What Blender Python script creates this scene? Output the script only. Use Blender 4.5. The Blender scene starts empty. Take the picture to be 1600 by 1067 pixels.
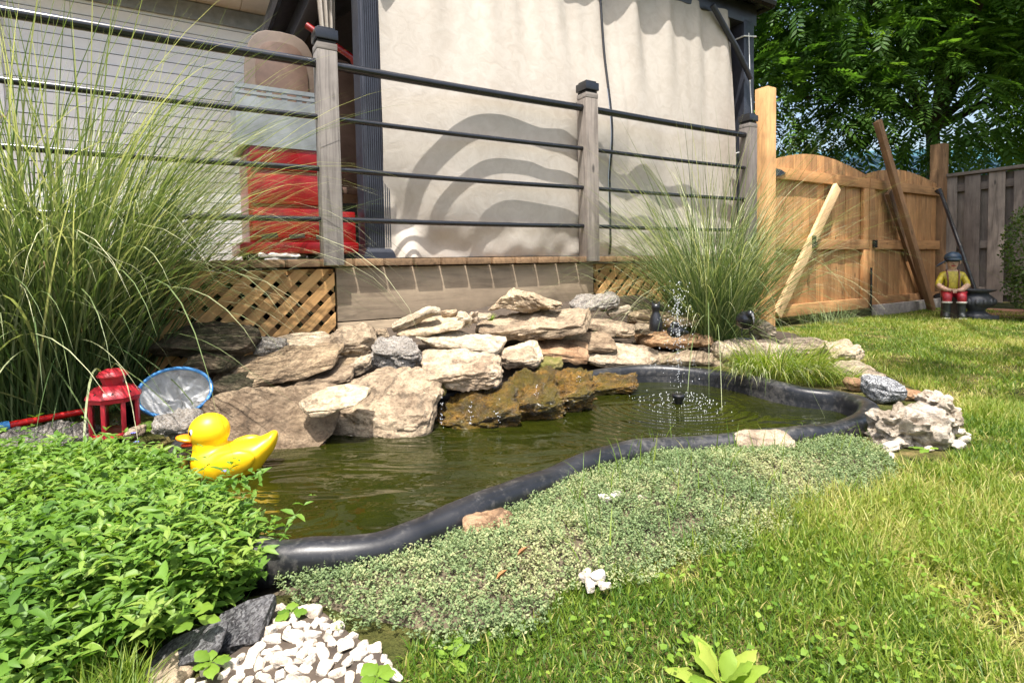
import bpy, bmesh, math, random
import numpy as np
from mathutils import Vector, Matrix, noise
random.seed(7); rng = np.random.default_rng(11)
R = math.radians; PI = math.pi
scene = bpy.context.scene; COL = scene.collection

# ------------------------------------------------------------------ camera
FPX, CXP, CYP, PITCH, ROLL, CAMH = 850., 800., 455., R(2.7), R(-1.1), .5
CM = Matrix.Rotation(PI/2-PITCH, 3, 'X') @ Matrix.Rotation(ROLL, 3, 'Z')
cam = bpy.data.objects.new('camera', bpy.data.cameras.new('camera')); COL.objects.link(cam)
cam.data.sensor_width = 36; cam.data.sensor_fit = 'HORIZONTAL'; cam.data.lens = 36*FPX/1600
cam.data.shift_y = -(533.5-CYP)/1600; cam.data.clip_start = .02; cam.data.clip_end = 500
cam.matrix_world = Matrix.Translation((0, 0, CAMH)) @ CM.to_4x4()
scene.camera = cam
# ------------------------------------------------------------------ sky, sun, exposure
ELEV = R(70); TRAVEL = Vector((.1, .995, 0)).normalized()          # direction in which shadows fall
w = bpy.data.worlds.new('World'); scene.world = w; w.use_nodes = True
nt = w.node_tree; bg = nt.nodes['Background']; sk = nt.nodes.new('ShaderNodeTexSky')
sk.sky_type = 'NISHITA'; sk.sun_disc = False; sk.sun_elevation = ELEV; sk.sun_rotation = math.atan2(-TRAVEL.x, -TRAVEL.y)
sk.air_density = 1.2; sk.dust_density = 5
nt.links.new(sk.outputs[0], bg.inputs[0]); bg.inputs[1].default_value = .15
sl = bpy.data.lights.new('sun', 'SUN'); sl.energy = 4.6; sl.angle = R(.55); sl.color = (1, .965, .905)
so = bpy.data.objects.new('sun', sl); COL.objects.link(so)
so.rotation_euler = Vector((TRAVEL.x*math.cos(ELEV), TRAVEL.y*math.cos(ELEV), -math.sin(ELEV))).to_track_quat('-Z', 'Y').to_euler()
so.location = (0, -3, 9)
vs = scene.view_settings; vs.view_transform = 'Standard'; vs.look = 'None'; vs.gamma = 1; vs.use_curve_mapping = False; vs.exposure = 1.05
try: scene.cycles.max_bounces = 8; scene.cycles.transparent_max_bounces = 12
except Exception: pass

# ------------------------------------------------------------------ placing helpers
def ray(px, py): return CM @ Vector(((px-CXP)/FPX, -(py-CYP)/FPX, -1))
def P(px, py, Y=None, z=None):
    r = ray(px, py); t = Y/r.y if Y is not None else (z-CAMH)/r.z
    return Vector((0, 0, CAMH)) + r*t
DV = Vector((.857, .515, 0)).normalized(); BV = Vector((-DV.y, DV.x, 0)); DANG = math.atan2(DV.y, DV.x)
O2 = P(519, 404, Y=2.49); O2.z = 0
def DK(u, v, z): return O2 + DV*u + BV*v + Vector((0, 0, z))         # along the deck, behind its edge, up
def ONV(px, py, v):
    r = ray(px, py); c = Vector((0, 0, CAMH)); t = (v-(c-O2).dot(BV))/r.dot(BV); p = c+r*t
    return (p-O2).dot(DV), p.z
DROT = Matrix.Rotation(DANG, 3, 'Z')

def tag(o, label=None, cat=None, group=None, kind=None):
    for k, v in (('label', label), ('category', cat), ('group', group), ('kind', kind)):
        if v: o[k] = v
    return o
def thing(name, loc, label, cat, group=None):
    o = bpy.data.objects.new(name, None); COL.objects.link(o); o.location = loc; o.empty_display_size = .05
    return tag(o, label, cat, group)
def wloc(o):
    v = Vector((0, 0, 0))
    while o: v += o.location; o = o.parent
    return v
def link(name, me, mat=None, parent=None):
    o = bpy.data.objects.new(name, me); COL.objects.link(o); o.parent = parent
    if mat and not me.materials: me.materials.append(mat)
    return o
class MB:
    def __init__(s): s.v = []; s.f = []; s.m = []; s.mi = 0
    def add(s, vs, fs):
        n = len(s.v); s.v += [Vector(p) for p in vs]; s.f += [tuple(i+n for i in f) for f in fs]; s.m += [s.mi]*len(fs)
    def box(s, c, size, rot=None):
        x, y, z = (k/2 for k in size); rot = rot or Matrix.Identity(3); c = Vector(c)
        s.add([c+rot @ Vector(p) for p in ((-x,-y,-z),(x,-y,-z),(x,y,-z),(-x,y,-z),(-x,-y,z),(x,-y,z),(x,y,z),(-x,y,z))],
              [(0,3,2,1),(4,5,6,7),(0,1,5,4),(1,2,6,5),(2,3,7,6),(3,0,4,7)]); return s
    def tube(s, pts, r, n=8, caps=True, closed=False):
        pts = [Vector(p) for p in pts]; N = len(pts); rs = r if isinstance(r, (list, tuple)) else [r]*N
        vs = []; up = None
        for i, p in enumerate(pts):
            if closed: t = pts[(i+1) % N]-pts[i-1]
            else: t = pts[min(i+1, N-1)]-pts[max(i-1, 0)]
            t.normalize()
            if up is None: up = t.orthogonal().normalized()
            up = (up-t*up.dot(t)).normalized(); sd = t.cross(up)
            vs += [p+(up*math.cos(2*PI*k/n)+sd*math.sin(2*PI*k/n))*rs[i] for k in range(n)]
        fs = [(i*n+k, i*n+(k+1) % n, ((i+1) % N)*n+(k+1) % n, ((i+1) % N)*n+k) for i in range(N if closed else N-1) for k in range(n)]
        if caps and not closed: fs += [tuple(range(n-1, -1, -1)), tuple((N-1)*n+k for k in range(n))]
        s.add(vs, fs); return s
    def lathe(s, prof, n=24, c=(0, 0, 0), sq=1., rot=None):
        c = Vector(c); vs = []
        for r, z in prof:
            for k in range(n):
                q = Vector((r*math.cos(2*PI*k/n), r*sq*math.sin(2*PI*k/n), z)); vs.append(c+(rot @ q if rot else q))
        m = len(prof); fs = [(i*n+k, i*n+(k+1) % n, (i+1)*n+(k+1) % n, (i+1)*n+k) for i in range(m-1) for k in range(n)]
        fs += [tuple(range(n-1, -1, -1)), tuple((m-1)*n+k for k in range(n))]
        s.add(vs, fs); return s
    def prism(s, poly, T, c=(0, 0, 0), rot=None):          # poly in local XZ, thickness along local Y
        c = Vector(c); rot = rot or Matrix.Identity(3); n = len(poly)
        s.add([c+rot @ Vector((x, y, z)) for y in (-T/2, T/2) for x, z in poly],
              [tuple(range(n)), tuple(range(2*n-1, n-1, -1))]+[(k, k+n, (k+1) % n+n, (k+1) % n) for k in range(n)]); return s
    def ell(s, c, r, rot=None, nu=16, nv=10):
        prof = [(max(math.sin(PI*i/nv), 1e-3), -math.cos(PI*i/nv)) for i in range(nv+1)]
        n0 = len(s.v); s.lathe(prof, nu); rot = rot or Matrix.Identity(3)
        for i in range(n0, len(s.v)):
            q = s.v[i]; s.v[i] = Vector(c)+rot @ Vector((q.x*r[0], q.y*r[1], q.z*r[2]))
        return s
    def build(s, name, mat, parent=None, smooth=None, bevel=0, at=None):
        o0 = wloc(parent) if at is None else Vector(at)-wloc(parent)*0
        me = bpy.data.meshes.new(name); me.from_pydata([p-o0 for p in s.v], [], s.f)
        for k in (mat if isinstance(mat, (list, tuple)) else [mat]): me.materials.append(k)
        if any(s.m): me.polygons.foreach_set('material_index', s.m)
        bm = bmesh.new(); bm.from_mesh(me); bmesh.ops.recalc_face_normals(bm, faces=bm.faces)
        if bevel: bmesh.ops.bevel(bm, geom=[e for e in bm.edges if e.is_manifold and e.calc_face_angle(0) > .5], offset=bevel, segments=2, affect='EDGES', profile=.6)
        bm.to_mesh(me); bm.free()
        if smooth is not None or bevel:
            me.polygons.foreach_set('use_smooth', [True]*len(me.polygons)); me.set_sharp_from_angle(angle=R(smooth or 40))
        o = link(name, me, None, parent)
        if at is not None: o.location = Vector(at)-wloc(parent)
        return o
_box = {}
def piece(name, mat, parent, size, c, rot=None, bev=.0):       # one board, slat, siding strip ...: alike pieces share their mesh, length along local X
    key = (mat.name, tuple(round(k, 4) for k in size), bev)
    me = _box.get(key)
    if me is None:
        o = MB().box((0, 0, 0), size).build(name, mat, None, bevel=bev); me = o.data; bpy.data.objects.remove(o); _box[key] = me
    o = link(name, me, None, parent); q = (rot or Matrix.Identity(3)).to_4x4(); q.translation = Vector(c)-(wloc(parent) if parent else Vector())
    o.matrix_local = q
    return o
def np_mesh(name, V, faces, mat, parent=None, tint=None, smooth=False):
    V = np.asarray(V, dtype=np.float32).reshape(-1, 3)
    if parent: V = V-np.array(wloc(parent), dtype=np.float32)
    me = bpy.data.meshes.new(name); me.vertices.add(len(V)); me.vertices.foreach_set('co', V.ravel())
    faces = [np.asarray(f, dtype=np.int32) for f in faces if len(f)]
    idx = np.concatenate([f.ravel() for f in faces]); tot = np.concatenate([np.full(len(f), f.shape[1], np.int32) for f in faces])
    me.loops.add(len(idx)); me.loops.foreach_set('vertex_index', idx); me.polygons.add(len(tot))
    me.polygons.foreach_set('loop_start', np.concatenate([[0], np.cumsum(tot)[:-1]]).astype(np.int32))
    try: me.polygons.foreach_set('loop_total', tot)
    except Exception: pass
    if smooth: me.polygons.foreach_set('use_smooth', np.ones(len(tot), dtype=bool))
    me.update(calc_edges=True)
    if tint is not None:
        a = me.attributes.new('tint', 'FLOAT', 'POINT'); a.data.foreach_set('value', np.asarray(tint, dtype=np.float32).ravel())
    return link(name, me, mat, parent)
def in_poly(x, y, poly):
    x = np.asarray(x); y = np.asarray(y); c = np.zeros(x.shape, bool); n = len(poly)
    for i in range(n):
        x1, y1 = poly[i][0], poly[i][1]; x2, y2 = poly[i-1][0], poly[i-1][1]
        c ^= ((y1 > y) != (y2 > y)) & (x < (x2-x1)*(y-y1)/(y2-y1+1e-12)+x1)
    return c
def dist_poly(x, y, poly):
    x = np.asarray(x, float); y = np.asarray(y, float); dm = np.full(x.shape, 9.); n = len(poly)
    for i in range(n):
        x1, y1 = poly[i-1][0], poly[i-1][1]; dx, dy = poly[i][0]-x1, poly[i][1]-y1
        t = np.clip(((x-x1)*dx+(y-y1)*dy)/(dx*dx+dy*dy+1e-12), 0, 1); dm = np.minimum(dm, np.hypot(x-x1-t*dx, y-y1-t*dy))
    return dm
def spline(pts, n=8, closed=True):
    N = len(pts); out = []
    for i in range(N if closed else N-1):
        g = (lambda k: pts[k % N]) if closed else (lambda k: pts[max(0, min(N-1, k))])
        p0, p1, p2, p3 = g(i-1), g(i), g(i+1), g(i+2)
        for k in range(n):
            t = k/n; out.append(.5*((2*p1)+(p2-p0)*t+(2*p0-5*p1+4*p2-p3)*t*t+(3*p1-p0-3*p2+p3)*t**3))
    if not closed: out.append(pts[-1].copy())
    return out
GP = lambda pts, z=0: [P(x, y, z=z) for x, y in pts]
def fnoise(x, y, s, seed=0): return np.array([noise.noise(Vector((a*s, b*s, seed*7.3))) for a, b in zip(x, y)])

# ------------------------------------------------------------------ materials
class NT:
    def __init__(s, name):
        s.mat = bpy.data.materials.new(name); s.mat.use_nodes = True; s.t = s.mat.node_tree; s.n = s.t.nodes; s.l = s.t.links
        s.b = s.n['Principled BSDF']; s.out = s.n['Material Output']
    def new(s, ty, **kw):
        o = s.n.new(ty)
        for k, v in kw.items():
            if k.startswith('i_'):
                o.inputs[k[2:].replace('_', ' ')].default_value = v
            else: setattr(o, k, v)
        return o
    def lk(s, a, b): s.l.new(a, b)
    def coord(s, scale=(1, 1, 1), rnd=True, kind='Object'):
        tc = s.new('ShaderNodeTexCoord'); mp = s.new('ShaderNodeMapping'); mp.inputs['Scale'].default_value = scale
        src = tc.outputs[kind]
        if rnd:
            oi = s.new('ShaderNodeObjectInfo'); ml = s.new('ShaderNodeMath', operation='MULTIPLY'); ml.inputs[1].default_value = 37.
            s.lk(oi.outputs['Random'], ml.inputs[0]); ad = s.new('ShaderNodeVectorMath', operation='ADD')
            s.lk(src, ad.inputs[0]); s.lk(ml.outputs[0], ad.inputs[1]); src = ad.outputs[0]
        s.lk(src, mp.inputs['Vector']); return mp.outputs[0]
    def noise(s, vec, scale, detail=6, rough=.6, dist=0):
        o = s.new('ShaderNodeTexNoise'); o.inputs['Scale'].default_value = scale; o.inputs['Detail'].default_value = detail
        o.inputs['Roughness'].default_value = rough; o.inputs['Distortion'].default_value = dist; s.lk(vec, o.inputs['Vector']); return o.outputs[0]
    def ramp(s, fac, stops):
        o = s.new('ShaderNodeValToRGB'); e = o.color_ramp.elements
        while len(e) < len(stops): e.new(.5)
        for k, (p, c) in enumerate(stops): e[k].position = p; e[k].color = (*c, 1) if len(c) == 3 else c
        s.lk(fac, o.inputs[0]); return o.outputs[0]
    def mix(s, a, b, fac, mode='MIX'):
        o = s.new('ShaderNodeMix', data_type='RGBA', blend_type=mode)
        for sock, v in ((o.inputs[6], a), (o.inputs[7], b), (o.inputs[0], fac)):
            if hasattr(v, 'links') or hasattr(v, 'is_output'): s.lk(v, sock)
            elif isinstance(v, (tuple, list)): sock.default_value = (*v, 1)[:4]
            else: sock.default_value = v
        return o.outputs[2]
    def bump(s, h, strength=.4, dist=.01, nrm=None):
        o = s.new('ShaderNodeBump'); o.inputs['Strength'].default_value = strength; o.inputs['Distance'].default_value = dist; s.lk(h, o.inputs['Height'])
        if nrm: s.lk(nrm, o.inputs['Normal'])
        return o.outputs[0]
    def fin(s, col, rough=.6, nrm=None, spec=.5, metal=0):
        if isinstance(col, tuple): s.b.inputs['Base Color'].default_value = (*col, 1)
        else: s.lk(col, s.b.inputs['Base Color'])
        if isinstance(rough, (int, float)): s.b.inputs['Roughness'].default_value = rough
        else: s.lk(rough, s.b.inputs['Roughness'])
        s.b.inputs['Specular IOR Level'].default_value = spec; s.b.inputs['Metallic'].default_value = metal
        if nrm: s.lk(nrm, s.b.inputs['Normal'])
        return s.mat
def vary(c, k): return tuple(max(0, min(1, x*k)) for x in c)
def wood(name, c, grain=1., rough=.75, contrast=.45, knots=True):
    s = NT(name); v = s.coord((2.2, 34*grain, 34*grain)); n1 = s.noise(v, 1.6, 7, .65, .6)
    v2 = s.coord((1, 1, 1)); n2 = s.noise(v2, 5, 4, .6)
    col = s.ramp(n1, [(.28, vary(c, 1-contrast)), (.5, c), (.75, vary(c, 1+contrast*.55))])
    oi = s.new('ShaderNodeObjectInfo'); pc = s.ramp(oi.outputs['Random'], [(0, (.72, .7, .7)), (.5, (1, 1, 1)), (1, (1.18, 1.12, 1.05))])
    col = s.mix(col, pc, 1., 'MULTIPLY')
    col = s.mix(col, s.ramp(n2, [(.3, (.62, .6, .6)), (.65, (1.1, 1.1, 1.1))]), .8, 'MULTIPLY')
    if knots:
        vo = s.new('ShaderNodeTexVoronoi'); vo.inputs['Scale'].default_value = 1; s.lk(s.coord((3.2, 9, 9)), vo.inputs['Vector'])
        col = s.mix(col, vary(c, .32), s.ramp(vo.outputs['Distance'], [(.05, (1, 1, 1)), (.11, (0, 0, 0))]))
    return s.fin(col, rough, s.bump(n1, .35, .004), .3)
def plain(name, c, rough=.5, var=.25, scale=20, bump=.1, spec=.5, metal=0, dirt=None):
    s = NT(name); v = s.coord(); n = s.noise(v, scale, 6, .65); n2 = s.noise(v, scale*.22, 4)
    col = s.mix(s.ramp(n, [(.3, vary(c, 1-var)), (.7, vary(c, 1+var*.6))]), s.ramp(n2, [(.3, vary((1, 1, 1), 1-var*.7)), (.65, (1.05, 1.05, 1.05))]), 1., 'MULTIPLY')
    if dirt: col = s.mix(col, dirt, s.ramp(s.noise(v, scale*.6, 8, .75), [(.52, (0, 0, 0)), (.75, (.7, .7, .7))]))
    rr = s.ramp(n2, [(.3, (rough*.75,)*3), (.7, (min(1, rough*1.25),)*3)])
    return s.fin(col, rr, s.bump(n, bump, .004), spec, metal)
def rockmat(name, c, c2=None, dark=.4, bump=.8, strata=2.2, speck=0., wet=0., moss=None):
    c2 = c2 or vary(c, .6); s = NT(name); v = s.coord((1, 1, strata)); vi = s.coord((1, 1, 1))
    n1 = s.noise(v, 11, 10, .72, .4); n2 = s.noise(vi, 4.5, 5, .6, .3); n3 = s.noise(vi, 95, 4, .7); n4 = s.noise(v, 38, 9, .78, .3)
    col = s.ramp(n1, [(.3, vary(c2, dark)), (.43, c2), (.56, c), (.8, vary(c, 1.25))])
    oi = s.new('ShaderNodeObjectInfo'); col = s.mix(col, s.ramp(oi.outputs['Random'], [(0, (.82, .8, .78)), (.5, (1, 1, 1)), (1, (1.12, 1.08, 1.0))]), 1., 'MULTIPLY')
    col = s.mix(col, s.ramp(n2, [(.32, (.55, .5, .47)), (.52, (1, .98, .95)), (.72, (1.15, 1.12, 1.05))]), .85, 'MULTIPLY')
    col = s.mix(col, s.ramp(n3, [(.33, (.5, .48, .46)), (.5, (1, 1, 1)), (.7, (1.15, 1.15, 1.12))]), .6+speck*.4, 'MULTIPLY')
    col = s.mix(col, s.ramp(n4, [(.36, (.42, .37, .33)), (.5, (1, .98, .96)), (.66, (1.2, 1.18, 1.12))]), .75, 'MULTIPLY')
    vo = s.new('ShaderNodeTexVoronoi', feature='DISTANCE_TO_EDGE'); vo.inputs['Scale'].default_value = 7; s.lk(s.mix(v, n1, .12), vo.inputs['Vector'])
    crack = s.ramp(vo.outputs['Distance'], [(0, (.0, .0, .0)), (.035, (1, 1, 1))])
    col = s.mix(col, vary(c2, .35), s.mix(s.ramp(crack, [(0, (.55, .55, .55)), (1, (0, 0, 0))]), (0, 0, 0), s.ramp(n2, [(.45, (0, 0, 0)), (.55, (1, 1, 1))])))
    if speck:
        vs_ = s.new('ShaderNodeTexVoronoi'); vs_.inputs['Scale'].default_value = 330; s.lk(vi, vs_.inputs['Vector'])
        col = s.mix(col, s.ramp(vs_.outputs['Color'], [(.25, (.03, .03, .035)), (.5, c), (.8, (.62, .62, .62))]), speck)
    if moss: col = s.mix(col, moss, s.ramp(s.noise(vi, 8, 6, .7), [(.42, (0, 0, 0)), (.58, (.85, .85, .85))]))
    hh = s.mix(s.mix(s.mix(n1, n4, .4), n3, .2), crack, .12, 'MULTIPLY')
    rough = .85 if not wet else s.ramp(n2, [(.35, (.06,)*3), (.65, (.3,)*3)])
    return s.fin(col, rough, s.bump(hh, min(1, bump*1.2), .055), .25 if not wet else .8)
def leafmat(name, c, c2, c3=None, trans=.35, rough=.5):
    s = NT(name); a = s.new('ShaderNodeAttribute', attribute_name='tint'); st = [(0, c), (.6, c2)]+([(1., c3)] if c3 else [])
    col = s.ramp(a.outputs['Fac'], st); s.fin(col, rough, None, .35)
    tr = s.new('ShaderNodeBsdfTranslucent'); s.lk(s.mix(col, (1.25, 1.3, .6), 1., 'MULTIPLY'), tr.inputs[0])
    mx = s.new('ShaderNodeMixShader'); mx.inputs[0].default_value = trans
    s.lk(s.b.outputs[0], mx.inputs[1]); s.lk(tr.outputs[0], mx.inputs[2]); s.lk(mx.outputs[0], s.out.inputs[0]); return s.mat

M = {}
M['grey_wood'] = wood('grey_weathered_wood', (.24, .215, .195), 1.2, .85, .5)
M['deck_wood'] = wood('deck_wood', (.25, .16, .09), 1, .8, .5)
M['skirt_wood'] = wood('skirt_wood', (.37, .29, .20), .5, .85, .35)
M['lattice_wood'] = wood('lattice_wood', (.52, .31, .13), .8, .75, .35, False)
M['cedar'] = wood('cedar_wood', (.42, .225, .095), .8, .65, .42)
M['cedar_post'] = wood('cedar_post_wood', (.58, .345, .16), .6, .7, .4)
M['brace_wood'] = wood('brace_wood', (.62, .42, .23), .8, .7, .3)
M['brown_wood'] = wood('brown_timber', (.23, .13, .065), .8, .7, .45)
M['fence_wood'] = wood('fence_wood', (.25, .21, .175), .7, .85, .45)
M['black_metal'] = plain('black_painted_metal', (.012, .013, .017), .22, .3, 40, .03, .6)
M['charcoal'] = plain('charcoal_metal', (.034, .037, .05), .38, .25, 30, .03, .5)
M['black_plastic'] = plain('black_plastic', (.012, .012, .014), .3, .3, 30, .05, .6)
M['groove'] = plain('dark_groove_and_shade', (.02, .018, .016), .8)
M['siding'] = plain('white_vinyl_siding', (.74, .75, .77), .5, .06, 8, .02)
M['lap_shadow'] = plain('wall_lap_shadow', (.10, .105, .11), .8, .1)  # dark wall colour in the board gaps stands in for lap shadow lines
M['soffit'] = plain('beige_soffit', (.5, .45, .37), .6, .08, 10, .02)
M['dark_glass_and_shade'] = plain('dark_glass_and_shade', (.015, .02, .02), .05, .2, 3, 0, .8)
M['frame_white'] = plain('white_frame', (.7, .7, .7), .4, .08)
M['red_metal'] = plain('red_painted_metal', (.27, .006, .008), .3, .35, 12, .05)
M['red_lantern'] = plain('red_lantern_paint', (.50, .025, .04), .32, .25, 45, .08, .5, dirt=(.30, .06, .06))
M['red_plastic'] = plain('red_plastic', (.6, .012, .012), .28, .12, 12, .03)
M['blue_plastic'] = plain('blue_plastic', (.06, .26, .60), .3, .15)
M['teal_plastic'] = plain('teal_plastic', (.015, .28, .38), .3, .15)
M['bin_grey'] = plain('grey_plastic', (.23, .25, .26), .5, .3, 9, .05, dirt=(.13, .13, .13))
M['resin_brown'] = plain('brown_resin', (.14, .085, .06), .45, .3, 14, .05)
M['resin_tan'] = plain('tan_resin', (.17, .125, .095), .5, .3, 10, .05)
M['rag'] = plain('pale_rag', (.6, .56, .5), .9, .15)
M['urn'] = plain('dark_stone_urn', (.085, .09, .10), .4, .55, 26, .8)
M['concrete'] = plain('concrete', (.26, .235, .21), .9, .3, 30, .4)
M['roof_blue'] = plain('blue_metal_roof', (.06, .16, .19), .35, .2, 6, .03)
M['bark'] = plain('bark', (.075, .052, .036), .9, .5, 14, 1.)
M['soil'] = plain('soil', (.07, .05, .034), .95, .5, 40, .8)
M['mulch'] = plain('mulch', (.2, .085, .05), .95, .5, 60, 1.)
M['yellow'] = plain('yellow_vinyl', (.84, .52, .008), .40, .10, 9, .02, .4)
M['orange'] = plain('orange_vinyl', (.82, .23, .008), .3, .1, 6, .01)
M['redlip'] = plain('red_vinyl', (.72, .055, .01), .3, .1)
M['white_paint'] = plain('white_paint', (.8, .8, .78), .5, .05)
M['black_paint'] = plain('black_paint', (.01, .01, .01), .4, .1)
s = NT('curtain_fabric'); v = s.coord(rnd=False); n = s.noise(s.coord((1.3, 1.3, .5), False), 2.5, 5, .55); n2 = s.noise(v, 14, 6, .65, 1.2); wv = s.noise(v, 420, 2, .5)
cf = s.mix(s.ramp(n, [(.3, (.46, .415, .36)), (.7, (.515, .47, .415))]), s.ramp(n2, [(.35, (.9, .88, .86)), (.6, (1, 1, 1))]), 1., 'MULTIPLY')
s.fin(cf, .75, s.bump(n2, .13, .02, s.bump(wv, .08, .002)), .25)
tr = s.new('ShaderNodeBsdfTranslucent'); s.lk(cf, tr.inputs[0]); mx = s.new('ShaderNodeMixShader'); mx.inputs[0].default_value = .1
s.lk(s.b.outputs[0], mx.inputs[1]); s.lk(tr.outputs[0], mx.inputs[2]); s.lk(mx.outputs[0], s.out.inputs[0]); M['curtain'] = s.mat
s = NT('net_mesh'); tb = s.new('ShaderNodeBsdfTransparent'); mx = s.new('ShaderNodeMixShader'); v = s.coord((1, 1, 1), False)
s.fin((.9, .9, .9), .6, s.bump(s.noise(v, 30, 5), .4, .01)); s.lk(s.ramp(s.noise(v, 16, 5, .6, .8), [(.3, (.2,)*3), (.55, (.5,)*3), (.7, (.85,)*3)]), mx.inputs[0])
s.lk(tb.outputs[0], mx.inputs[1]); s.lk(s.b.outputs[0], mx.inputs[2]); s.lk(mx.outputs[0], s.out.inputs[0]); M['net'] = s.mat
s = NT('clear_glass'); tb = s.new('ShaderNodeBsdfTransparent'); tb.inputs[0].default_value = (.93, .96, .95, 1); gl = s.new('ShaderNodeBsdfGlossy'); gl.inputs['Roughness'].default_value = .05
fr = s.new('ShaderNodeFresnel'); mx = s.new('ShaderNodeMixShader'); s.lk(fr.outputs[0], mx.inputs[0]); s.lk(tb.outputs[0], mx.inputs[1]); s.lk(gl.outputs[0], mx.inputs[2]); s.lk(mx.outputs[0], s.out.inputs[0]); M['glass'] = s.mat
s = NT('pond_water'); v = s.coord((1, 1, 1), False); n = s.noise(s.coord((.6, 1.5, 1), False), 5.5, 2, .45, 1.1); n2 = s.noise(v, 24, 2, .5, .3)
wa = s.new('ShaderNodeTexWave', wave_type='RINGS', rings_direction='SPHERICAL'); wa.inputs['Scale'].default_value = 9; wa.inputs['Distortion'].default_value = 2.2; wa.inputs['Detail'].default_value = 2
tc = s.new('ShaderNodeTexCoord'); sub = s.new('ShaderNodeVectorMath', operation='SUBTRACT'); s.lk(tc.outputs['Object'], sub.inputs[0]); WATER_SUB = sub; s.lk(sub.outputs[0], wa.inputs['Vector'])
ln = s.new('ShaderNodeVectorMath', operation='LENGTH'); s.lk(sub.outputs[0], ln.inputs[0]); fade = s.ramp(ln.outputs['Value'], [(.1, (1, 1, 1)), (.75, (0, 0, 0))])
hh = s.mix(s.mix(n, n2, .10), wa.outputs['Fac'], s.mix((0, 0, 0), (.16, .16, .16), fade))
deep = s.ramp(s.noise(v, 2.2, 4, .6, .5), [(.3, (.006, .009, .0012)), (.55, (.015, .018, .0018)), (.8, (.030, .030, .003))])
s.fin(deep, .015, s.bump(hh, .30, .05), .6); s.b.inputs['IOR'].default_value = 1.36; M['water'] = s.mat
s = NT('water_drop'); s.fin((.93, .95, .97), .05, None, .9); s.b.inputs['Transmission Weight'].default_value = .5; s.b.inputs['IOR'].default_value = 1.33; M['drop'] = s.mat
# pond liner: black moulded plastic, scuffed and dusty
s = NT('pond_liner'); v = s.coord(rnd=False); n = s.noise(v, 60, 8, .75); n2 = s.noise(v, 7, 5, .65, .6)
col = s.mix(s.ramp(n2, [(.3, (.007, .0075, .009)), (.7, (.018, .0185, .022))]), (.15, .14, .125), s.ramp(s.mix(n, s.noise(v, 3.5, 6, .7), .45), [(.50, (0, 0, 0)), (.66, (.6,)*3)]))
M['liner'] = s.fin(col, s.ramp(n2, [(.3, (.28,)*3), (.7, (.5,)*3)]), s.bump(n, .15, .003), .5)
# lawn soil under the blades
s = NT('lawn_ground'); v = s.coord(rnd=False); n = s.noise(v, 6, 8, .7); n2 = s.noise(v, 90, 4, .7)
M['lawn'] = s.fin(s.mix(s.ramp(n, [(.35, (.04, .05, .012)), (.52, (.08, .08, .022)), (.66, (.24, .18, .075))]), s.ramp(n2, [(.3, (.5,)*3), (.65, (1.2,)*3)]), 1., 'MULTIPLY'), .95, s.bump(n2, .8, .02), .1)
M['tan'] = rockmat('tan_sandstone', (.56, .46, .335), (.40, .315, .225))
M['brown'] = rockmat('brown_sandstone', (.45, .355, .25), (.26, .195, .135), .45, .9, 3)
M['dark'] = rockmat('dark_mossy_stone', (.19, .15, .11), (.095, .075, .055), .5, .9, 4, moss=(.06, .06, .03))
M['pale'] = rockmat('pale_limestone', (.68, .575, .435), (.52, .425, .31), .5)
M['cream'] = rockmat('cream_limestone', (.74, .65, .51), (.56, .475, .355), .5, .8)
M['pinkrock'] = rockmat('rosy_beige_stone', (.60, .505, .40), (.45, .365, .28), .55, .8, 1.3)
M['greyrock'] = rockmat('grey_pitted_stone', (.43, .39, .345), (.24, .215, .185), .4, 1., 1, speck=.35)
M['granite'] = rockmat('grey_granite', (.19, .20, .215), (.10, .105, .115), .5, .5, 1, speck=.6)
M['slate'] = rockmat('grey_schist', (.22, .22, .235), (.10, .10, .11), .4, .9, 5, speck=.3)
M['orange_rock'] = rockmat('orange_stone', (.47, .32, .20), (.36, .22, .125), .6, .7, 1.4)
M['wet'] = rockmat('wet_mossy_ledge', (.25, .14, .028), (.085, .053, .014), .25, 1., 2.5, wet=1, moss=(.10, .075, .008))
M['mossy'] = rockmat('mossy_stone', (.34, .28, .13), (.20, .16, .06), .5, .7, 1, moss=(.14, .14, .03))
M['coral'] = rockmat('pitted_white_limestone', (.66, .60, .52), (.40, .34, .27), .3, 1., 1)
M['pebble'] = rockmat('white_pebble', (.72, .685, .63), (.60, .55, .48), .75, .4, 1)
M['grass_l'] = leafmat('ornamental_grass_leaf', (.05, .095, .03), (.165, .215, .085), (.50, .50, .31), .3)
M['grass_lawn'] = leafmat('lawn_leaf', (.055, .125, .012), (.205, .275, .03), (.48, .41, .16), .4)
M['vinca'] = leafmat('groundcover_leaf', (.045, .115, .014), (.125, .235, .03), (.24, .32, .06), .35)
M['thyme'] = leafmat('thyme_leaf', (.085, .13, .05), (.185, .25, .105), (.34, .34, .17), .25, .7)
M['weed'] = leafmat('broad_weed_leaf', (.09, .18, .018), (.19, .30, .035), (.34, .40, .07), .4)
M['treeleaf'] = leafmat('tree_leaf', (.026, .075, .014), (.105, .21, .03), (.27, .42, .06), .48)
M['bush'] = leafmat('bush_leaf', (.03, .06, .012), (.08, .13, .025), (.16, .19, .04), .3)
M['stem'] = plain('green_stem', (.08, .11, .03), .7)

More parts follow.
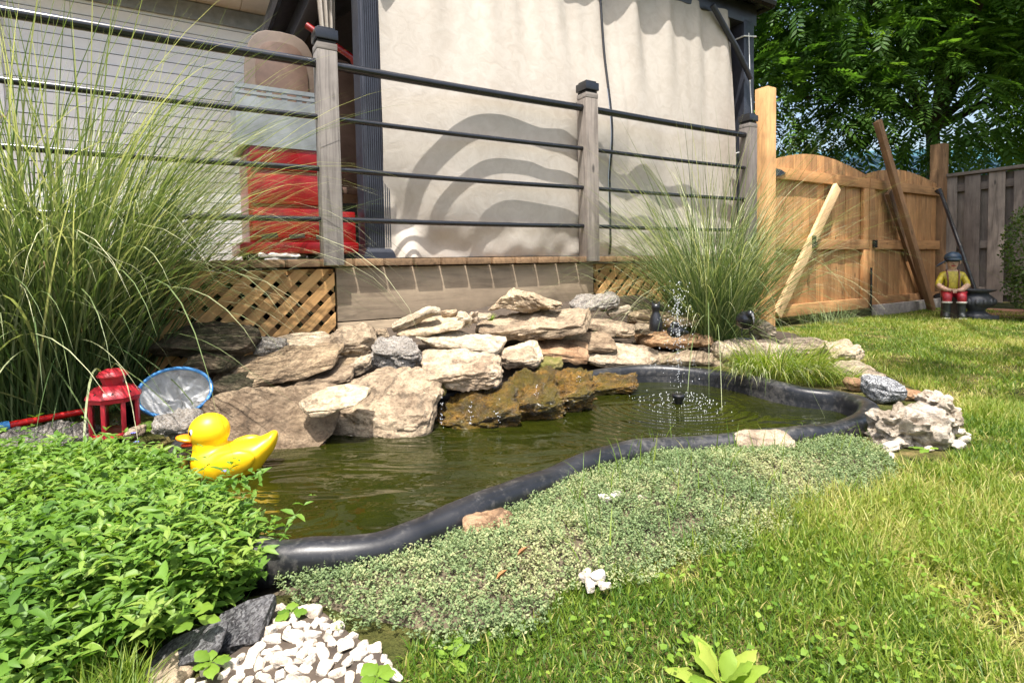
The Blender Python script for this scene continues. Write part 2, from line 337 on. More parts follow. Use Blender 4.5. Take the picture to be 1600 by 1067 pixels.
# ================================================================== ground, pond, soil bank
RIMPX = [(420,848),(500,846),(590,832),(680,802),(760,770),(840,738),(920,708),(1000,690),(1080,681),(1160,676),(1240,670),(1310,658),(1350,642),(1352,626),(1312,611),(1240,603),(1180,590),(1120,578),(1050,572),(980,573),(900,583),(800,600),(650,612),(480,625),(350,648),(285,690),(262,760),(310,825)]
RIM = spline(GP(RIMPX, .045), 6)
RIMXY = [(p.x, p.y) for p in RIM]
def axis(a, b, st, out): return np.array([-o for o in out[::-1]]+list(np.arange(a, b, st))+[b]+list(out)) if True else None
xs = np.concatenate([[-90, -40, -18, -9, -5], np.arange(-3, 6.6, .07), [8, 12, 20, 40, 90]]); ys = np.concatenate([[-90, -40, -18, -7, -3], np.arange(-1.2, 7.5, .07), [9, 13, 20, 40, 90]])
gx, gy = np.meshgrid(xs, ys); gz = np.zeros_like(gx)
ins = in_poly(gx, gy, RIMXY) | (dist_poly(gx, gy, RIMXY) < .035); gz[ins] = -.36
gz += np.where(ins | (np.abs(gx) > 7), 0, (.008*np.sin(gx*3.1+1)*np.sin(gy*2.7)-.008))
nx, ny = len(xs), len(ys); q = np.arange(nx*ny).reshape(ny, nx)
quads = np.stack([q[:-1, :-1], q[:-1, 1:], q[1:, 1:], q[1:, :-1]], -1).reshape(-1, 4)
tag(np_mesh('ground', np.stack([gx, gy, gz], -1), [quads], M['lawn'], smooth=True), kind='structure')
def gz_at(x, y): return .008*np.sin(x*3.1+1)*np.sin(y*2.7)-.008

# rigid black pond shell
pond = thing('pond_shell', (.3, 1.6, 0), 'black moulded plastic pond shell sunk in the ground in front of the stone pile', 'pond liner')
N = len(RIM); cen = sum(RIM, Vector())/N
def sweep(name, prof, mat, parent, cap=False):
    V = []; F = []; m = len(prof)
    for i, p in enumerate(RIM):
        t = (RIM[(i+1) % N]-RIM[i-1]); t.z = 0; t.normalize(); o = Vector((t.y, -t.x, 0))
        for a, z in prof: V.append(Vector((p.x, p.y, 0))+o*(a*(1+.10*noise.noise((i*.22, 1, 2))))+Vector((0, 0, z+.004*math.sin(i*.35)+.003*noise.noise((i*.3, 5, 2)))))
    for i in range(N):
        for k in range(m-1): F.append((i*m+k, ((i+1) % N)*m+k, ((i+1) % N)*m+k+1, i*m+k+1))
    if cap: F.append(tuple(i*m for i in range(N)))
    b = MB(); b.add(V, F); return b.build(name, mat, parent, smooth=50)
sweep('rim', [(-.0265, -.002), (-.026, .030), (-.021, .040), (-.011, .0455), (.011, .0465), (.021, .043), (.0285, .035), (.032, .024), (.034, -.004), (.029, -.014)], M['liner'], pond)
sweep('basin', [(-.16, -.34), (-.10, -.31), (-.045, -.15), (-.0268, .0)], M['liner'], pond, True)
wv = []
for i, p in enumerate(RIM):
    t = (RIM[(i+1) % N]-RIM[i-1]); t.z = 0; t.normalize(); o = Vector((t.y, -t.x, 0)); wv.append(Vector((p.x, p.y, -.022))-o*.0285)
b = MB(); b.add(wv, [tuple(range(N))]); wat = b.build('pond_water', M['water']); tag(wat, kind='structure')
if wat.data.polygons[0].normal.z < 0: wat.data.flip_normals()
NOZ = P(1060, 634, z=-.03); WATER_SUB.inputs[1].default_value = NOZ

# soil bank behind the stones
YW = [(-200, 2.0), (150, 1.75)]+[(x, P(x, y, z=-.03).y) for x, y in ((300,712),(400,694),(520,682),(690,668),(760,655),(850,640),(920,612),(990,597),(1060,578),(1140,577))]+[(1300, 2.5), (1400, 2.5)]
def yw(px): return float(np.interp(px, [a for a, _ in YW], [b for _, b in YW]))
SLOPE = .5
def pileY(px, py):
    r = ray(px, py); tz = r.z/r.y; return (CAMH+.03+SLOPE*yw(px))/(SLOPE-tz)
V = []; cols = list(range(40, 1300, 30)); rows = 14
for px in cols:
    hf = float(np.interp(px, [40, 250, 1000, 1120, 1290], [.55, .8, 1, .55, .05]))
    for k in range(rows):
        s_ = k/(rows-2); Y = yw(px)+.10+s_*.95; z = -.06+min(s_, 1)*.36*hf
        if k == rows-1: Y += .15; z = -.1
        if k == 0: z = -.2
        x = (px-CXP)/FPX*Y; V.append((x, Y, z+.02*noise.noise((x*6, Y*6, 3))))
nr = rows; F = [(i*nr+k, (i+1)*nr+k, (i+1)*nr+k+1, i*nr+k+1) for i in range(len(cols)-1) for k in range(nr-1)]
b = MB(); b.add(V, F); tag(b.build('soil_bank', M['soil'], smooth=60), kind='structure')

# ================================================================== house
HV = 3.57; ZD = .545
house = thing('house', DK(-1, HV, 0), 'white vinyl sided house wall with beige soffit behind the deck', 'house')
b = MB(); b.box(DK(-1, HV+.12, 1.75), (10, .2, 3.5), DROT); b.build('wall', M['lap_shadow'], house)
tilt = Matrix.Rotation(R(8), 3, 'X')
for k in range(27): piece('siding_board', M['siding'], house, (6.2, .014, .090), DK(-2.7, HV-.004, .42+k*.1), DROT @ tilt)
so_ = MB(); so_.box(DK(-1, HV-.2, 3.10), (10, .62, .03), DROT); sf = so_.build('soffit', M['soffit'], house)
for k in range(24): piece('soffit_panel', M['soffit'], sf, (.36, .58, .012), DK(-5+k*.37, HV-.21, 3.078), DROT)
b = MB(); b.box(DK(-1, HV-.52, 3.17), (10, .025, .2), DROT); b.build('fascia', M['soffit'], house)
b = MB(); b.box(DK(-1, HV-.02, 2.98), (10, .04, .16), DROT); b.build('frieze_board', M['bin_grey'], house)
b = MB(); b.box(DK(1.75, HV-.03, 1.6), (2.6, .06, 2.15), DROT); dr = b.build('interior_shade_panel', M['dark_glass_and_shade'], house)  # dark panel added for the deep shade inside the gazebo
wn = MB().box(DK(-2.45, HV-.03, 2.3), (1.3, .05, .95), DROT).build('window', M['frame_white'], house)
MB().box(DK(-2.45, HV-.06, 2.3), (1.16, .02, .81), DROT).build('pane', M['dark_glass_and_shade'], wn)

# ================================================================== deck
deck = thing('deck', DK(1, 1.5, 0), 'low brown timber deck with lattice skirting behind the stone pile', 'deck')
k = 0; u = -2.6
while u < 3.3:
    piece('deck_board', M['deck_wood'], deck, (3.6, .1325, .034), DK(u, 1.774+random.uniform(-.002, .002), ZD-.017), DROT @ Matrix.Rotation(PI/2, 3, 'Z'), .003); u += .1455
for uu in (-2.6, -1.3, 0, 1.3, 2.6): piece('joist', M['deck_wood'], deck, (3.3, .04, .14), DK(uu, 1.9, ZD-.11), DROT @ Matrix.Rotation(PI/2, 3, 'Z'))
UL = ONV(526, 460, .02)[0]; UR = ONV(926, 440, .02)[0]
for z0, z1 in ((.255, ZD-.040), (.0, .25)): piece('skirt_board', M['skirt_wood'], deck, (UR-UL, .036, z1-z0), DK((UL+UR)/2, .03, (z0+z1)/2), DROT, .003)
def clip(poly, x0, x1, z0, z1):
    def cl(pl, f, inter):
        out = []
        for i, p in enumerate(pl):
            q = pl[i-1]
            if f(p):
                if not f(q): out.append(inter(q, p))
                out.append(p)
            elif f(q): out.append(inter(q, p))
        return out
    def X(c): return lambda a, b: (c, a[1]+(b[1]-a[1])*(c-a[0])/(b[0]-a[0]))
    def Z(c): return lambda a, b: (a[0]+(b[0]-a[0])*(c-a[1])/(b[1]-a[1]), c)
    for f, it in ((lambda p: p[0] >= x0, X(x0)), (lambda p: p[0] <= x1, X(x1)), (lambda p: p[1] >= z0, Z(z0)), (lambda p: p[1] <= z1, Z(z1))):
        if poly: poly = cl(poly, f, it)
    return poly
def lattice(u0, u1, z0, z1, label):
    lt = MB().box(DK((u0+u1)/2, .045, z1-.012), (u1-u0, .012, .024), DROT).build('lattice_panel', M['lattice_wood'], deck)
    sp = .092; wd = .060
    for sgn, v in ((1, .012), (-1, .032)):
        x = u0-(z1-z0)-.1
        while x < u1+(z1-z0)+.1:
            pts = [(x, z0), (x+wd, z0), (x+wd+(z1-z0), z1), (x+(z1-z0), z1)]
            if sgn < 0: pts = [(x+(z1-z0), z0), (x+(z1-z0)+wd, z0), (x+wd, z1), (x, z1)]
            pl = clip(pts, u0, u1, z0, z1)
            if len(pl) >= 3:
                mx_ = sum(p[0] for p in pl)/len(pl); mz = sum(p[1] for p in pl)/len(pl); c = DK(mx_, v, mz)
                rot = DROT @ Matrix.Rotation(R(-45*sgn), 3, 'Y')
                m = MB().prism([( (p[0]-mx_)*math.cos(R(45))+sgn*(p[1]-mz)*math.sin(R(45)), -sgn*(p[0]-mx_)*math.sin(R(45))+(p[1]-mz)*math.cos(R(45))) for p in pl], .0075)
                o = m.build('slat', M['lattice_wood'], None); o.parent = lt; q_ = rot.to_4x4(); q_.translation = c-wloc(lt); o.matrix_local = q_
            x += sp
    return lt
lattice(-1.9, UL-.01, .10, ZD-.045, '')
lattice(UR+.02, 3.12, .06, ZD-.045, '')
b = MB().box(DK(.6, .42, .22), (7, .02, .5), DROT); b.build('underdeck_shade', M['groove'], deck)  # near-black sheet standing in for the shade under the deck

# railing
rail = thing('deck_railing', DK(0, 0, ZD), 'black tube railing with grey weathered timber posts along the deck edge', 'railing')
ZR = (1.416, 1.18, .951, .725); RU = (-1.5, 0, 1.5, 3.0)
for u in RU:
    prot = DROT @ Matrix.Rotation(PI/2, 3, 'Y'); pc = DK(u, 0, (ZD-.03+1.468)/2)
    pst = piece('post', M['grey_wood'], rail, (1.468-ZD+.03, .088, .088), pc, prot, .004)
    def sub(name, size, z, mat, bv=.002):
        o = piece(name, mat, None, size, (0, 0, 0), None, bv); o.parent = pst
        mm = (prot.inverted() @ DROT).to_4x4(); mm.translation = prot.inverted() @ (DK(u, 0, z)-pc); o.matrix_local = mm
    for z in (1.462, 1.503): sub('groove', (.080, .080, .014), z, M['groove'], 0)
    sub('post_top', (.089, .089, .029), 1.4835, M['grey_wood'])
    sub('cap', (.098, .098, .045), 1.535, M['black_metal'], .004)
    sub('cap', (.076, .076, .012), 1.563, M['black_metal'], .004)
for a, c in zip(RU[:-1], RU[1:]):
    for k, z in enumerate(ZR):
        r_ = .0205 if k == 0 else .0125
        MB().tube([DK(a+.042+(c-a-.084)*t/6, 0, z-.004*math.sin(PI*t/6)) for t in range(7)], r_, 14).build('rail', M['black_metal'], rail, smooth=50)

# ================================================================== gazebo and its curtains
gz_ = thing('gazebo', DK(1.75, 1.7, ZD), 'charcoal metal gazebo with fluted posts standing on the deck', 'gazebo')
GU0, GU1, GV0, GV1, GT = .29, 3.30, .27, 3.2, 2.38
for (u, v) in ((GU0, GV0), (GU1, GV0), (GU0, GV1), (GU1, GV1)):
    w_ = .135 if u == GU0 else .125
    ps = MB().box(DK(u, v, (ZD+GT)/2), (w_, w_, GT-ZD), DROT).build('post', M['charcoal'], gz_, bevel=.004)
    if v == GV0 and u == GU0:
        m = MB()
        for k in range(11):
            m.box(DK(u-w_*.40+k*w_*.08, v-w_/2-.002, (ZD+.06+GT)/2), (w_*.042, .010, GT-ZD-.06), DROT); m.box(DK(u-w_/2-.002, v-w_*.40+k*w_*.08, (ZD+.06+GT)/2), (.010, w_*.042, GT-ZD-.06), DROT)
        fl = m.build('fluting', M['charcoal'], ps); fl['kind'] = 'stuff'
    b = MB(); h0 = .2
    b.lathe([(.135, 0), (.132, .018), (.105, .05), (.1, .06)], 4, DK(u, v, ZD+.001), 1, DROT @ Matrix.Rotation(PI/4, 3, 'Z')); b.build('base', M['charcoal'], ps, smooth=30)
for (u0, v0, u1, v1) in ((GU0-.1, GV0, GU1+.1, GV0), (GU0-.1, GV1, GU1+.1, GV1)):
    MB().box(DK((u0+u1)/2, v0, GT+.06), (u1-u0, .12, .16), DROT).build('beam', M['charcoal'], gz_, bevel=.006)
for u in (GU0, GU1): MB().box(DK(u, (GV0+GV1)/2, GT+.055), (.11, GV1-GV0-.12, .15), DROT).build('beam', M['charcoal'], gz_, bevel=.006)
for (u, v, du, dv) in ((GU0, GV0, 1, 0), (GU1, GV0, -1, 0), (GU0, GV1, 0, -1), (GU1, GV1, 0, -1), (GU0, GV0, 0, 1), (GU1, GV0, 0, 1)):
    off = -.10 if du else 0
    MB().tube([DK(u+du*.03, v+dv*.03+off, GT-.46), DK(u+du*.2, v+dv*.2+off, GT-.26), DK(u+du*.48, v+dv*.48+off, GT+.0)], .022, 8).build('knee_brace', M['charcoal'], gz_, smooth=50)
e0 = .125; apex = DK((GU0+GU1)/2, (GV0+GV1)/2, GT+1.05)
cr = [DK(GU0-.2, GV0-e0-.03, GT+.10), DK(GU1+.16, GV0-e0-.03, GT+.10), DK(GU1+.16, GV1+.2, GT+.10), DK(GU0-.2, GV1+.2, GT+.10)]
for k in range(4):
    a, c = cr[k], cr[(k+1) % 4]; m = MB(); up = Vector((0, 0, .05)); m.add([a, c, apex, a+up, c+up, apex+up], [(0, 2, 1), (3, 4, 5), (0, 1, 4, 3), (1, 2, 5, 4), (2, 0, 3, 5)]); m.build('roof_panel', M['charcoal'], gz_)
for k in range(4): MB().tube([cr[k]+Vector((0, 0, .03)), cr[(k+1) % 4]+Vector((0, 0, .03))], .04, 8).build('eave_trim', M['black_metal'], gz_)
CP = [(0.423, 0.774, 0.2087), (0.427, 0.91, 0.1691), (0.476, 1.045, 0.1295), (0.555, 1.142, 0.1011), (0.64, 1.232, 0.0751), (0.76, 1.298, 0.0558), (0.854, 1.315, 0.0508), (1.023, 1.318, 0.0498), (1.208, 1.292, 0.0575), (1.362, 1.291, 0.0578), (1.495, 1.226, 0.0768), (1.636, 1.265, 0.0655), (1.765, 1.156, 0.0972), (1.855, 1.077, 0.1202), (1.963, 1.112, 0.1099), (2.039, 1.126, 0.106), (2.129, 1.096, 0.1148), (0.534, 0.778, 0.1302), (0.568, 0.856, 0.1075), (0.62, 0.923, 0.0879), (0.673, 0.976, 0.0726), (0.741, 1.025, 0.0583), (0.811, 1.062, 0.0475), (0.903, 1.079, 0.0424), (1.012, 1.085, 0.0406), (1.13, 1.09, 0.0393), (1.239, 1.061, 0.0478), (1.348, 1.05, 0.0509), (1.429, 1.025, 0.0583), (0.77, 0.633, 0.1058), (0.78, 0.728, 0.078), (0.812, 0.781, 0.0626), (0.87, 0.823, 0.0504), (0.945, 0.852, 0.0419), (1.056, 0.864, 0.0385), (1.194, 0.86, 0.0395), (1.322, 0.84, 0.0454), (1.422, 0.807, 0.055)]
CP += [(.31, .6, .20), (.31, 1.0, .19), (.31, 1.4, .183), (.31, 1.8, .19)]+[(u, 2.4, .215) for u in (.3, .8, 1.3, 1.75, 2.3, 3.1)]+[(.5, 1.8, .15), (.9, 1.8, .12), (1.4, 1.8, .125), (1.75, 1.8, .15), (2.4, 1.8, .165), (3.1, 1.8, .19), (2.6, 1.1, .14), (3.1, 1.1, .17), (1.9, .6, .12), (2.5, .6, .14), (3.1, .6, .16), (.45, .57, .20), (.9, .57, .085), (1.2, .57, .07), (1.5, .57, .085)]
CPA = np.array(CP); nC = len(CPA)
def tps(d2): return np.where(d2 > 1e-12, d2*np.log(d2+1e-12), 0)
KM = np.zeros((nC+3, nC+3)); KM[:nC, :nC] = tps(((CPA[:, None, :2]-CPA[None, :, :2])**2).sum(-1))+np.eye(nC)*.004; KM[:nC, nC:] = np.c_[np.ones(nC), CPA[:, :2]]; KM[nC:, :nC] = KM[:nC, nC:].T
CW = np.linalg.solve(KM, np.r_[CPA[:, 2], 0, 0, 0])
def cg(u, z):
    g = float(tps(((CPA[:, :2]-(u, z))**2).sum(1)) @ CW[:nC]+CW[nC]+CW[nC+1]*u+CW[nC+2]*z); k = min(1, max(0, (z-1.4)/.9)); k = k*k*(3-2*k)
    g += k*(.014*math.sin(u*17+.6)+.007*math.sin(u*39)+(.026*math.sin((u-1.755)*19) if u > 1.755 else 0))+(.006*math.sin((u-1.755)*15) if u > 1.9 else 0)+.0025*math.sin(u*11+z)
    lo = max(0, (.74-z)/.19)
    g += lo*(.030*noise.noise((u*5, z*7, 1))+.015*noise.noise((u*13, z*9, 5)))
    if u < .60: g -= max(0, (.72-z)/.17)*.10*math.exp(-((u-.43)/.07)**2)
    return max(min(g, .197) if u < .38 else g, .03)
def curtain(u0, u1, label, z0=.552, z1=2.40):
    cu = thing('gazebo_curtain', DK((u0+u1)/2, .12, ZD), label, 'curtain', 'gazebo curtains')
    nu = int((u1-u0)/.014); nz = 130; V = []
    for j in range(nz+1):
        z = z0+(z1-z0)*(j/nz)**1.15
        for i in range(nu+1):
            u = u0+(u1-u0)*i/nu; V.append(DK(u, cg(u, z), z))
    q = np.arange((nu+1)*(nz+1)).reshape(nz+1, nu+1); F = np.stack([q[:-1, :-1], q[:-1, 1:], q[1:, 1:], q[1:, :-1]], -1).reshape(-1, 4)
    np_mesh('cloth', V, [F], M['curtain'], cu, smooth=True); return cu
ca = curtain(.312, 1.752, 'large beige gazebo curtain panel bulging against the railing, left of the black zip')
cb = curtain(1.758, 3.10, 'beige gazebo curtain panel hanging in soft folds, right of the black zip')
MB().tube([DK(1.755, min(cg(1.752, z), cg(1.758, z))-.009, z) for z in np.linspace(.56, 2.4, 90)], .0068, 6).build('zip', M['black_plastic'], ca, smooth=50)
nc = thing('net_curtain', DK(.2, .62, ZD), 'narrow pink-beige gathered curtain hanging beside the fluted gazebo post', 'curtain')
V = []; nu = 30
for j in range(31):
    z = .9+1.65*j/30; wd = .055+.11*max(0, (z-1.5))
    for i in range(nu+1): t = i/nu; V.append(DK(.165+wd*(t-.5)*.9-.02*(z-1.5), .62+.018*math.sin(t*22), z))
q = np.arange(31*(nu+1)).reshape(31, nu+1); np_mesh('cloth', V, [np.stack([q[:-1, :-1], q[:-1, 1:], q[1:, 1:], q[1:, :-1]], -1).reshape(-1, 4)], M['curtain'], nc, smooth=True)
cd = thing('tie_rope', DK(GU1, GV0-.08, 1.6), 'thin white rope tied round the right gazebo post', 'rope')
MB().tube([DK(GU1-.02, GV0-.075, 2.28), DK(GU1-.01, GV0-.078, 1.9), DK(GU1+.04, GV0-.075, 1.42)], .0035, 6).build('strand', M['white_paint'], cd)
for z in (2.26, 1.37): MB().tube([DK(GU1+.073*a, GV0+.073*c, z+.012*a) for a, c in ((-1, -1), (1, -1), (1, 1), (-1, 1))], .006, 6, closed=True).build('loop', M['white_paint'], cd)

# ================================================================== clutter on the deck
def uz(px, py, v): return ONV(px, py, v)
v = .42
u0, zt = uz(384, 228, v); u1 = uz(528, 300, v)[0]; zb = uz(450, 380, v)[1]
tc_ = thing('tool_cart', DK((u0+u1)/2, v+.2, ZD), 'red metal tool cart on black wheels behind the left railing post', 'tool cart')
MB().box(DK((u0+u1)/2, v+.2, (zt+zb)/2), (u1-u0, .40, zt-zb), DROT).build('cabinet', M['red_metal'], tc_, bevel=.012)
for k in range(3):
    MB().box(DK((u0+u1)/2-.01, v-.005, zb+.10+k*.17), (u1-u0-.05, .012, .15), DROT).build('drawer_front', M['red_metal'], tc_, bevel=.005)
for k in range(3): MB().box(DK(u0+.09+k*.13, v-.013, zb+.035), (.075, .006, .022), DROT @ Matrix.Rotation(R(-8), 3, 'Y')).build('vent_slot', M['groove'], tc_)
ub0 = uz(373, 385, v-.04)[0]; ub1 = uz(557, 385, v-.04)[0]
MB().box(DK((ub0+ub1)/2, v+.16, zb-.028), (ub1-ub0, .5, .056), DROT).build('bumper', M['red_metal'], tc_, bevel=.008)
MB().box(DK(ub1-.05, v+.16, zb+.08), (.10, .4, .17), DROT).build('side_box', M['red_metal'], tc_, bevel=.008)
for uu in (ub0+.07, ub1-.16): MB().tube([DK(uu, v-.03, ZD+.028), DK(uu, v+.02, ZD+.028)], .027, 16).build('wheel', M['black_plastic'], tc_, smooth=40)
for uu in (ub0+.07, ub1-.16): MB().tube([DK(uu, v+.30, ZD+.028), DK(uu, v+.35, ZD+.028)], .027, 16).build('wheel', M['black_plastic'], tc_, smooth=40)
# grey crate: open box with slots near its upper edge
u0, z1 = uz(366, 130, v); u1 = uz(492, 126, v)[0]; z0 = zt+.002
cr_ = thing('storage_crate', DK((u0+u1)/2, v+.17, z0), 'grey plastic crate with slotted upper edge standing on the red cart', 'crate')
wc = u1-u0; hc = z1-z0; m = MB(); vv = v-.01
rw = [(0, hc*.80), (hc*.84, hc*.89), (hc*.93, hc)]
m.box(DK((u0+u1)/2, vv, z0+hc*.40), (wc, .014, hc*.80), DROT)
for a, c in ((.84, .885), (.93, 1.0)): m.box(DK((u0+u1)/2, vv, z0+hc*(a+c)/2), (wc, .014, hc*(c-a)), DROT)
for k in range(6): m.box(DK(u0+.012+(wc-.024)*k/5, vv+.0015, z0+hc*.865), (.026, .012, hc*.15), DROT)
m.build('front_panel', M['bin_grey'], cr_)
for uu in (u0+.008, u1-.008): MB().box(DK(uu, vv+.17, z0+hc/2-.002), (.012, .33, hc-.004), DROT).build('side_panel', M['bin_grey'], cr_)
MB().box(DK((u0+u1)/2, vv+.34, z0+hc/2-.003), (wc-.04, .012, hc-.006), DROT).build('back_panel', M['bin_grey'], cr_); MB().box(DK((u0+u1)/2, vv+.17, z0+.012), (wc-.04, .32, .012), DROT).build('bottom', M['bin_grey'], cr_)
# resin chairs
def chair(px0, px1, pyt, v, label, m1, m2):
    u0, zt_ = uz(px0, pyt, v); u1 = uz(px1, pyt, v)[0]; wd = u1-u0; um = (u0+u1)/2
    c = thing('patio_chair', DK(um, v+.1, ZD), label, 'chair', 'resin chairs stored on the deck')
    H_ = zt_-1.0
    def arch(s, top): return [(-wd/2*s, 0)]+[(-wd/2*s*math.copysign(abs(math.cos(PI*k/14))**.62, math.cos(PI*k/14)), H_*(.66+.34*top*math.sin(PI*k/14)**.75)) for k in range(15)]+[(wd/2*s, 0)]
    MB().prism(arch(1, 1.), .035, DK(um, v, 1.0), DROT).build('backrest', m1, c, bevel=.008)
    MB().prism([(x, z+.0) for x, z in arch(.72, .7)], .014, DK(um, v-.024, 1.03), DROT).build('back_panel', m2, c, bevel=.003)
    MB().box(DK(um, v-.2, .98), (wd, .46, .045), DROT).build('seat', m1, c, bevel=.01)
    for a in (-1, 1):
        for q_ in (-.38, -.02): MB().tube([DK(um+a*(wd/2-.03), v+q_, .96), DK(um+a*(wd/2-.01), v+q_, ZD)], [.022, .018], 8).build('leg', m1, c)
        MB().box(DK(um+a*(wd/2+.005), v-.2, 1.18), (.05, .44, .03), DROT).build('armrest', m1, c, bevel=.01)
    return c
chair(378, 492, 40, 1.15, 'tan resin chair with an arched back behind the grey crate', M['resin_tan'], M['resin_brown'])
chair(494, 560, 88, 1.3, 'dark brown resin chair between the left railing post and fluted gazebo post', M['resin_brown'], M['resin_brown'])
a0 = uz(508, 62, .9); a1 = uz(552, 92, .8)
rd = thing('red_folded_sunshade', DK(a0[0], .9, ZD), 'red rod slanting behind the cap of the left railing post', 'rod')
MB().tube([DK(a0[0]-.1, .92, a0[1]+.07), DK(a1[0], .8, a1[1]), DK(a1[0]+.35, .68, ZD+.02)], [.02, .022, .018], 10).build('rod', M['red_metal'], rd, smooth=50)
u0 = uz(402, 397, .25)[0]; u1 = uz(466, 397, .25)[0]
m = MB(); V = []; 
for j in range(9):
    for i in range(13): V.append(DK(u0+(u1-u0)*i/12, .17+.03*j, ZD+.012+.022*(1+noise.noise((i*.7, j*.6, 2)))*(1-abs(j-4)/5)))
m.add(V, [(j*13+i, j*13+i+1, (j+1)*13+i+1, (j+1)*13+i) for j in range(8) for i in range(12)])
tag(m.build('cloth_rag', M['rag'], smooth=60), 'crumpled pale cloth on the deck boards under the red cart', 'cloth')

# ================================================================== gate, fence, timbers
GU = 3.19
gp = thing('gate_post', DK(GU, -.01, 0), 'tall orange-brown timber post between deck railing and gate', 'post')
MB().box(DK(GU, -.01, .83), (1.78, .1, .1), DROT @ Matrix.Rotation(PI/2, 3, 'Y'))
o = piece('post', M['cedar_post'], gp, (1.88, .105, .105), DK(GU, -.01, .84), DROT @ Matrix.Rotation(PI/2, 3, 'Y'), .005)
UG1 = ONV(1352, 420, 0)[0]; UG2 = ONV(1462, 420, 0)[0]
def leaf(u0, u1, ztop, rise, label, hinge_left, bru):
    g = thing('garden_gate', DK((u0+u1)/2, 0, .04), label, 'gate', 'leaves of the double gate')
    n = 13; wd = (u1-u0)/n
    def top(t): return ztop+rise*math.sin(PI*min(1, max(0, t))**.9)
    for k in range(n):
        a = u0+k*wd; c = DK(a+wd/2, .012+random.uniform(-.002, .002), 0); zb_ = .05; za, zc = top(k/n), top((k+1)/n); zm = (zb_+za)/2
        rot = DROT @ Matrix.Rotation(-PI/2, 3, 'Y')     # local X up
        hw = wd/2-.0012
        pl = [(zb_-zm, -hw), (za-zm, -hw), ((za+zc)/2+.002-zm, 0), (zc-zm, hw), (zb_-zm, hw)]
        bo = MB().prism([(x, -z) for x, z in pl], .017).build('board', M['cedar'], None, bevel=.0018); bo.parent = g
        q_ = rot.to_4x4(); q_.translation = Vector((c.x, c.y, zm))-wloc(g); bo.matrix_local = q_
    def rl(z, h_, name='frame_rail', mat=M['cedar']): piece(name, mat, g, (u1-u0, .034, h_), DK((u0+u1)/2, -.016, z), DROT, .003)
    rl(1.165, .085); rl(.625, .085); rl(.105, .09)
    st = u1-.045 if hinge_left else u0+.045
    for za, zb_ in ((.668, 1.122), (.151, .582)): piece('stile', M['cedar'], g, (zb_-za, .03, .085), DK(st, -.016, (za+zb_)/2), DROT @ Matrix.Rotation(PI/2, 3, 'Y') , .003)
    (ua, za), (ub, zb_) = bru
    for (a, b_) in (((ua, za), (ub, zb_)),):
        L = math.hypot(b_[0]-a[0], b_[1]-a[1]); an = math.atan2(b_[1]-a[1], b_[0]-a[0])
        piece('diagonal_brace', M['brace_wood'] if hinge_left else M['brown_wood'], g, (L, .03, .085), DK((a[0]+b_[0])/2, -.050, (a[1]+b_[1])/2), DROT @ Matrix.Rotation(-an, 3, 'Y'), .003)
    hu = u0+.07 if hinge_left else u1-.07; sg = 1 if hinge_left else -1
    for z in (1.165, .105):
        MB().prism([(-.07*sg, -.03), (-.07*sg, .03), (.02*sg, .022), (.08*sg, 0), (.02*sg, -.022)], .008, DK(hu, -.038, z), DROT).build('hinge', M['black_metal'], g)
    return g
br1 = (ONV(1308, 292, -.05), ONV(1214, 492, -.05))
gl_ = leaf(GU+.06, UG1-.006, 1.25, .105, 'sunlit orange-brown board gate leaf with arched top and pale diagonal brace', True, br1)
br2 = (ONV(1388, 300, -.05), ONV(1446, 466, -.05))
gr_ = leaf(UG1+.006, UG2, 1.25, .085, 'shaded orange-brown board gate leaf with arched top behind the leaning timber', False, br2)
m = MB().box(DK(ONV(1271, 380, -.04)[0], -.042, .64), (.09, .012, .05), DROT); m.box(DK(ONV(1265, 380, -.04)[0], -.075, .64), (.02, .03, .1), DROT); m.build('latch', M['black_metal'], gl_)
MB().tube([DK(UG1, -.05, .02), DK(UG1, -.05, .42)], .009, 8).build('drop_bolt', M['black_metal'], gl_)
piece('bracket', M['black_metal'], gr_, (.05, .02, .07), DK(UG1+.07, -.045, .63), DROT)
fc = thing('corner_post', DK(UG2+.09, .02, 0), 'dark brown timber post where the gate meets the board fence', 'post')
piece('post', M['brown_wood'], fc, (1.72, .12, .12), DK(UG2+.09, .02, .80), DROT @ Matrix.Rotation(PI/2, 3, 'Y'), .005)
kb = piece('kick_board', M['concrete'], None, (UG2-UG1-.05, .05, .11), DK((UG1+UG2)/2, -.03-.04, .03), DROT, .004); tag(kb, 'weathered grey kick board on the grass below the shaded gate leaf', 'board')
ta = ONV(1456, 486, -.20); tb_ = ONV(1368, 190, -.07)
lt = thing('leaning_timber', DK(ta[0], -.2, 0), 'long brown timber leaning diagonally across the shaded gate leaf', 'timber')
A_, B_ = DK(ta[0], -.20, 0), DK(tb_[0], -.085, tb_[1]); dx = (B_-A_).normalized(); sd = dx.cross(Vector((BV.x, BV.y, 0))).normalized(); th = sd.cross(dx)
rm = Matrix((dx, th, sd)).transposed()
if rm.determinant() < 0: rm = Matrix((dx, th, -sd)).transposed()
piece('beam', M['brown_wood'], lt, ((B_-A_).length, .045, .075), (A_+B_)/2, rm, .005)
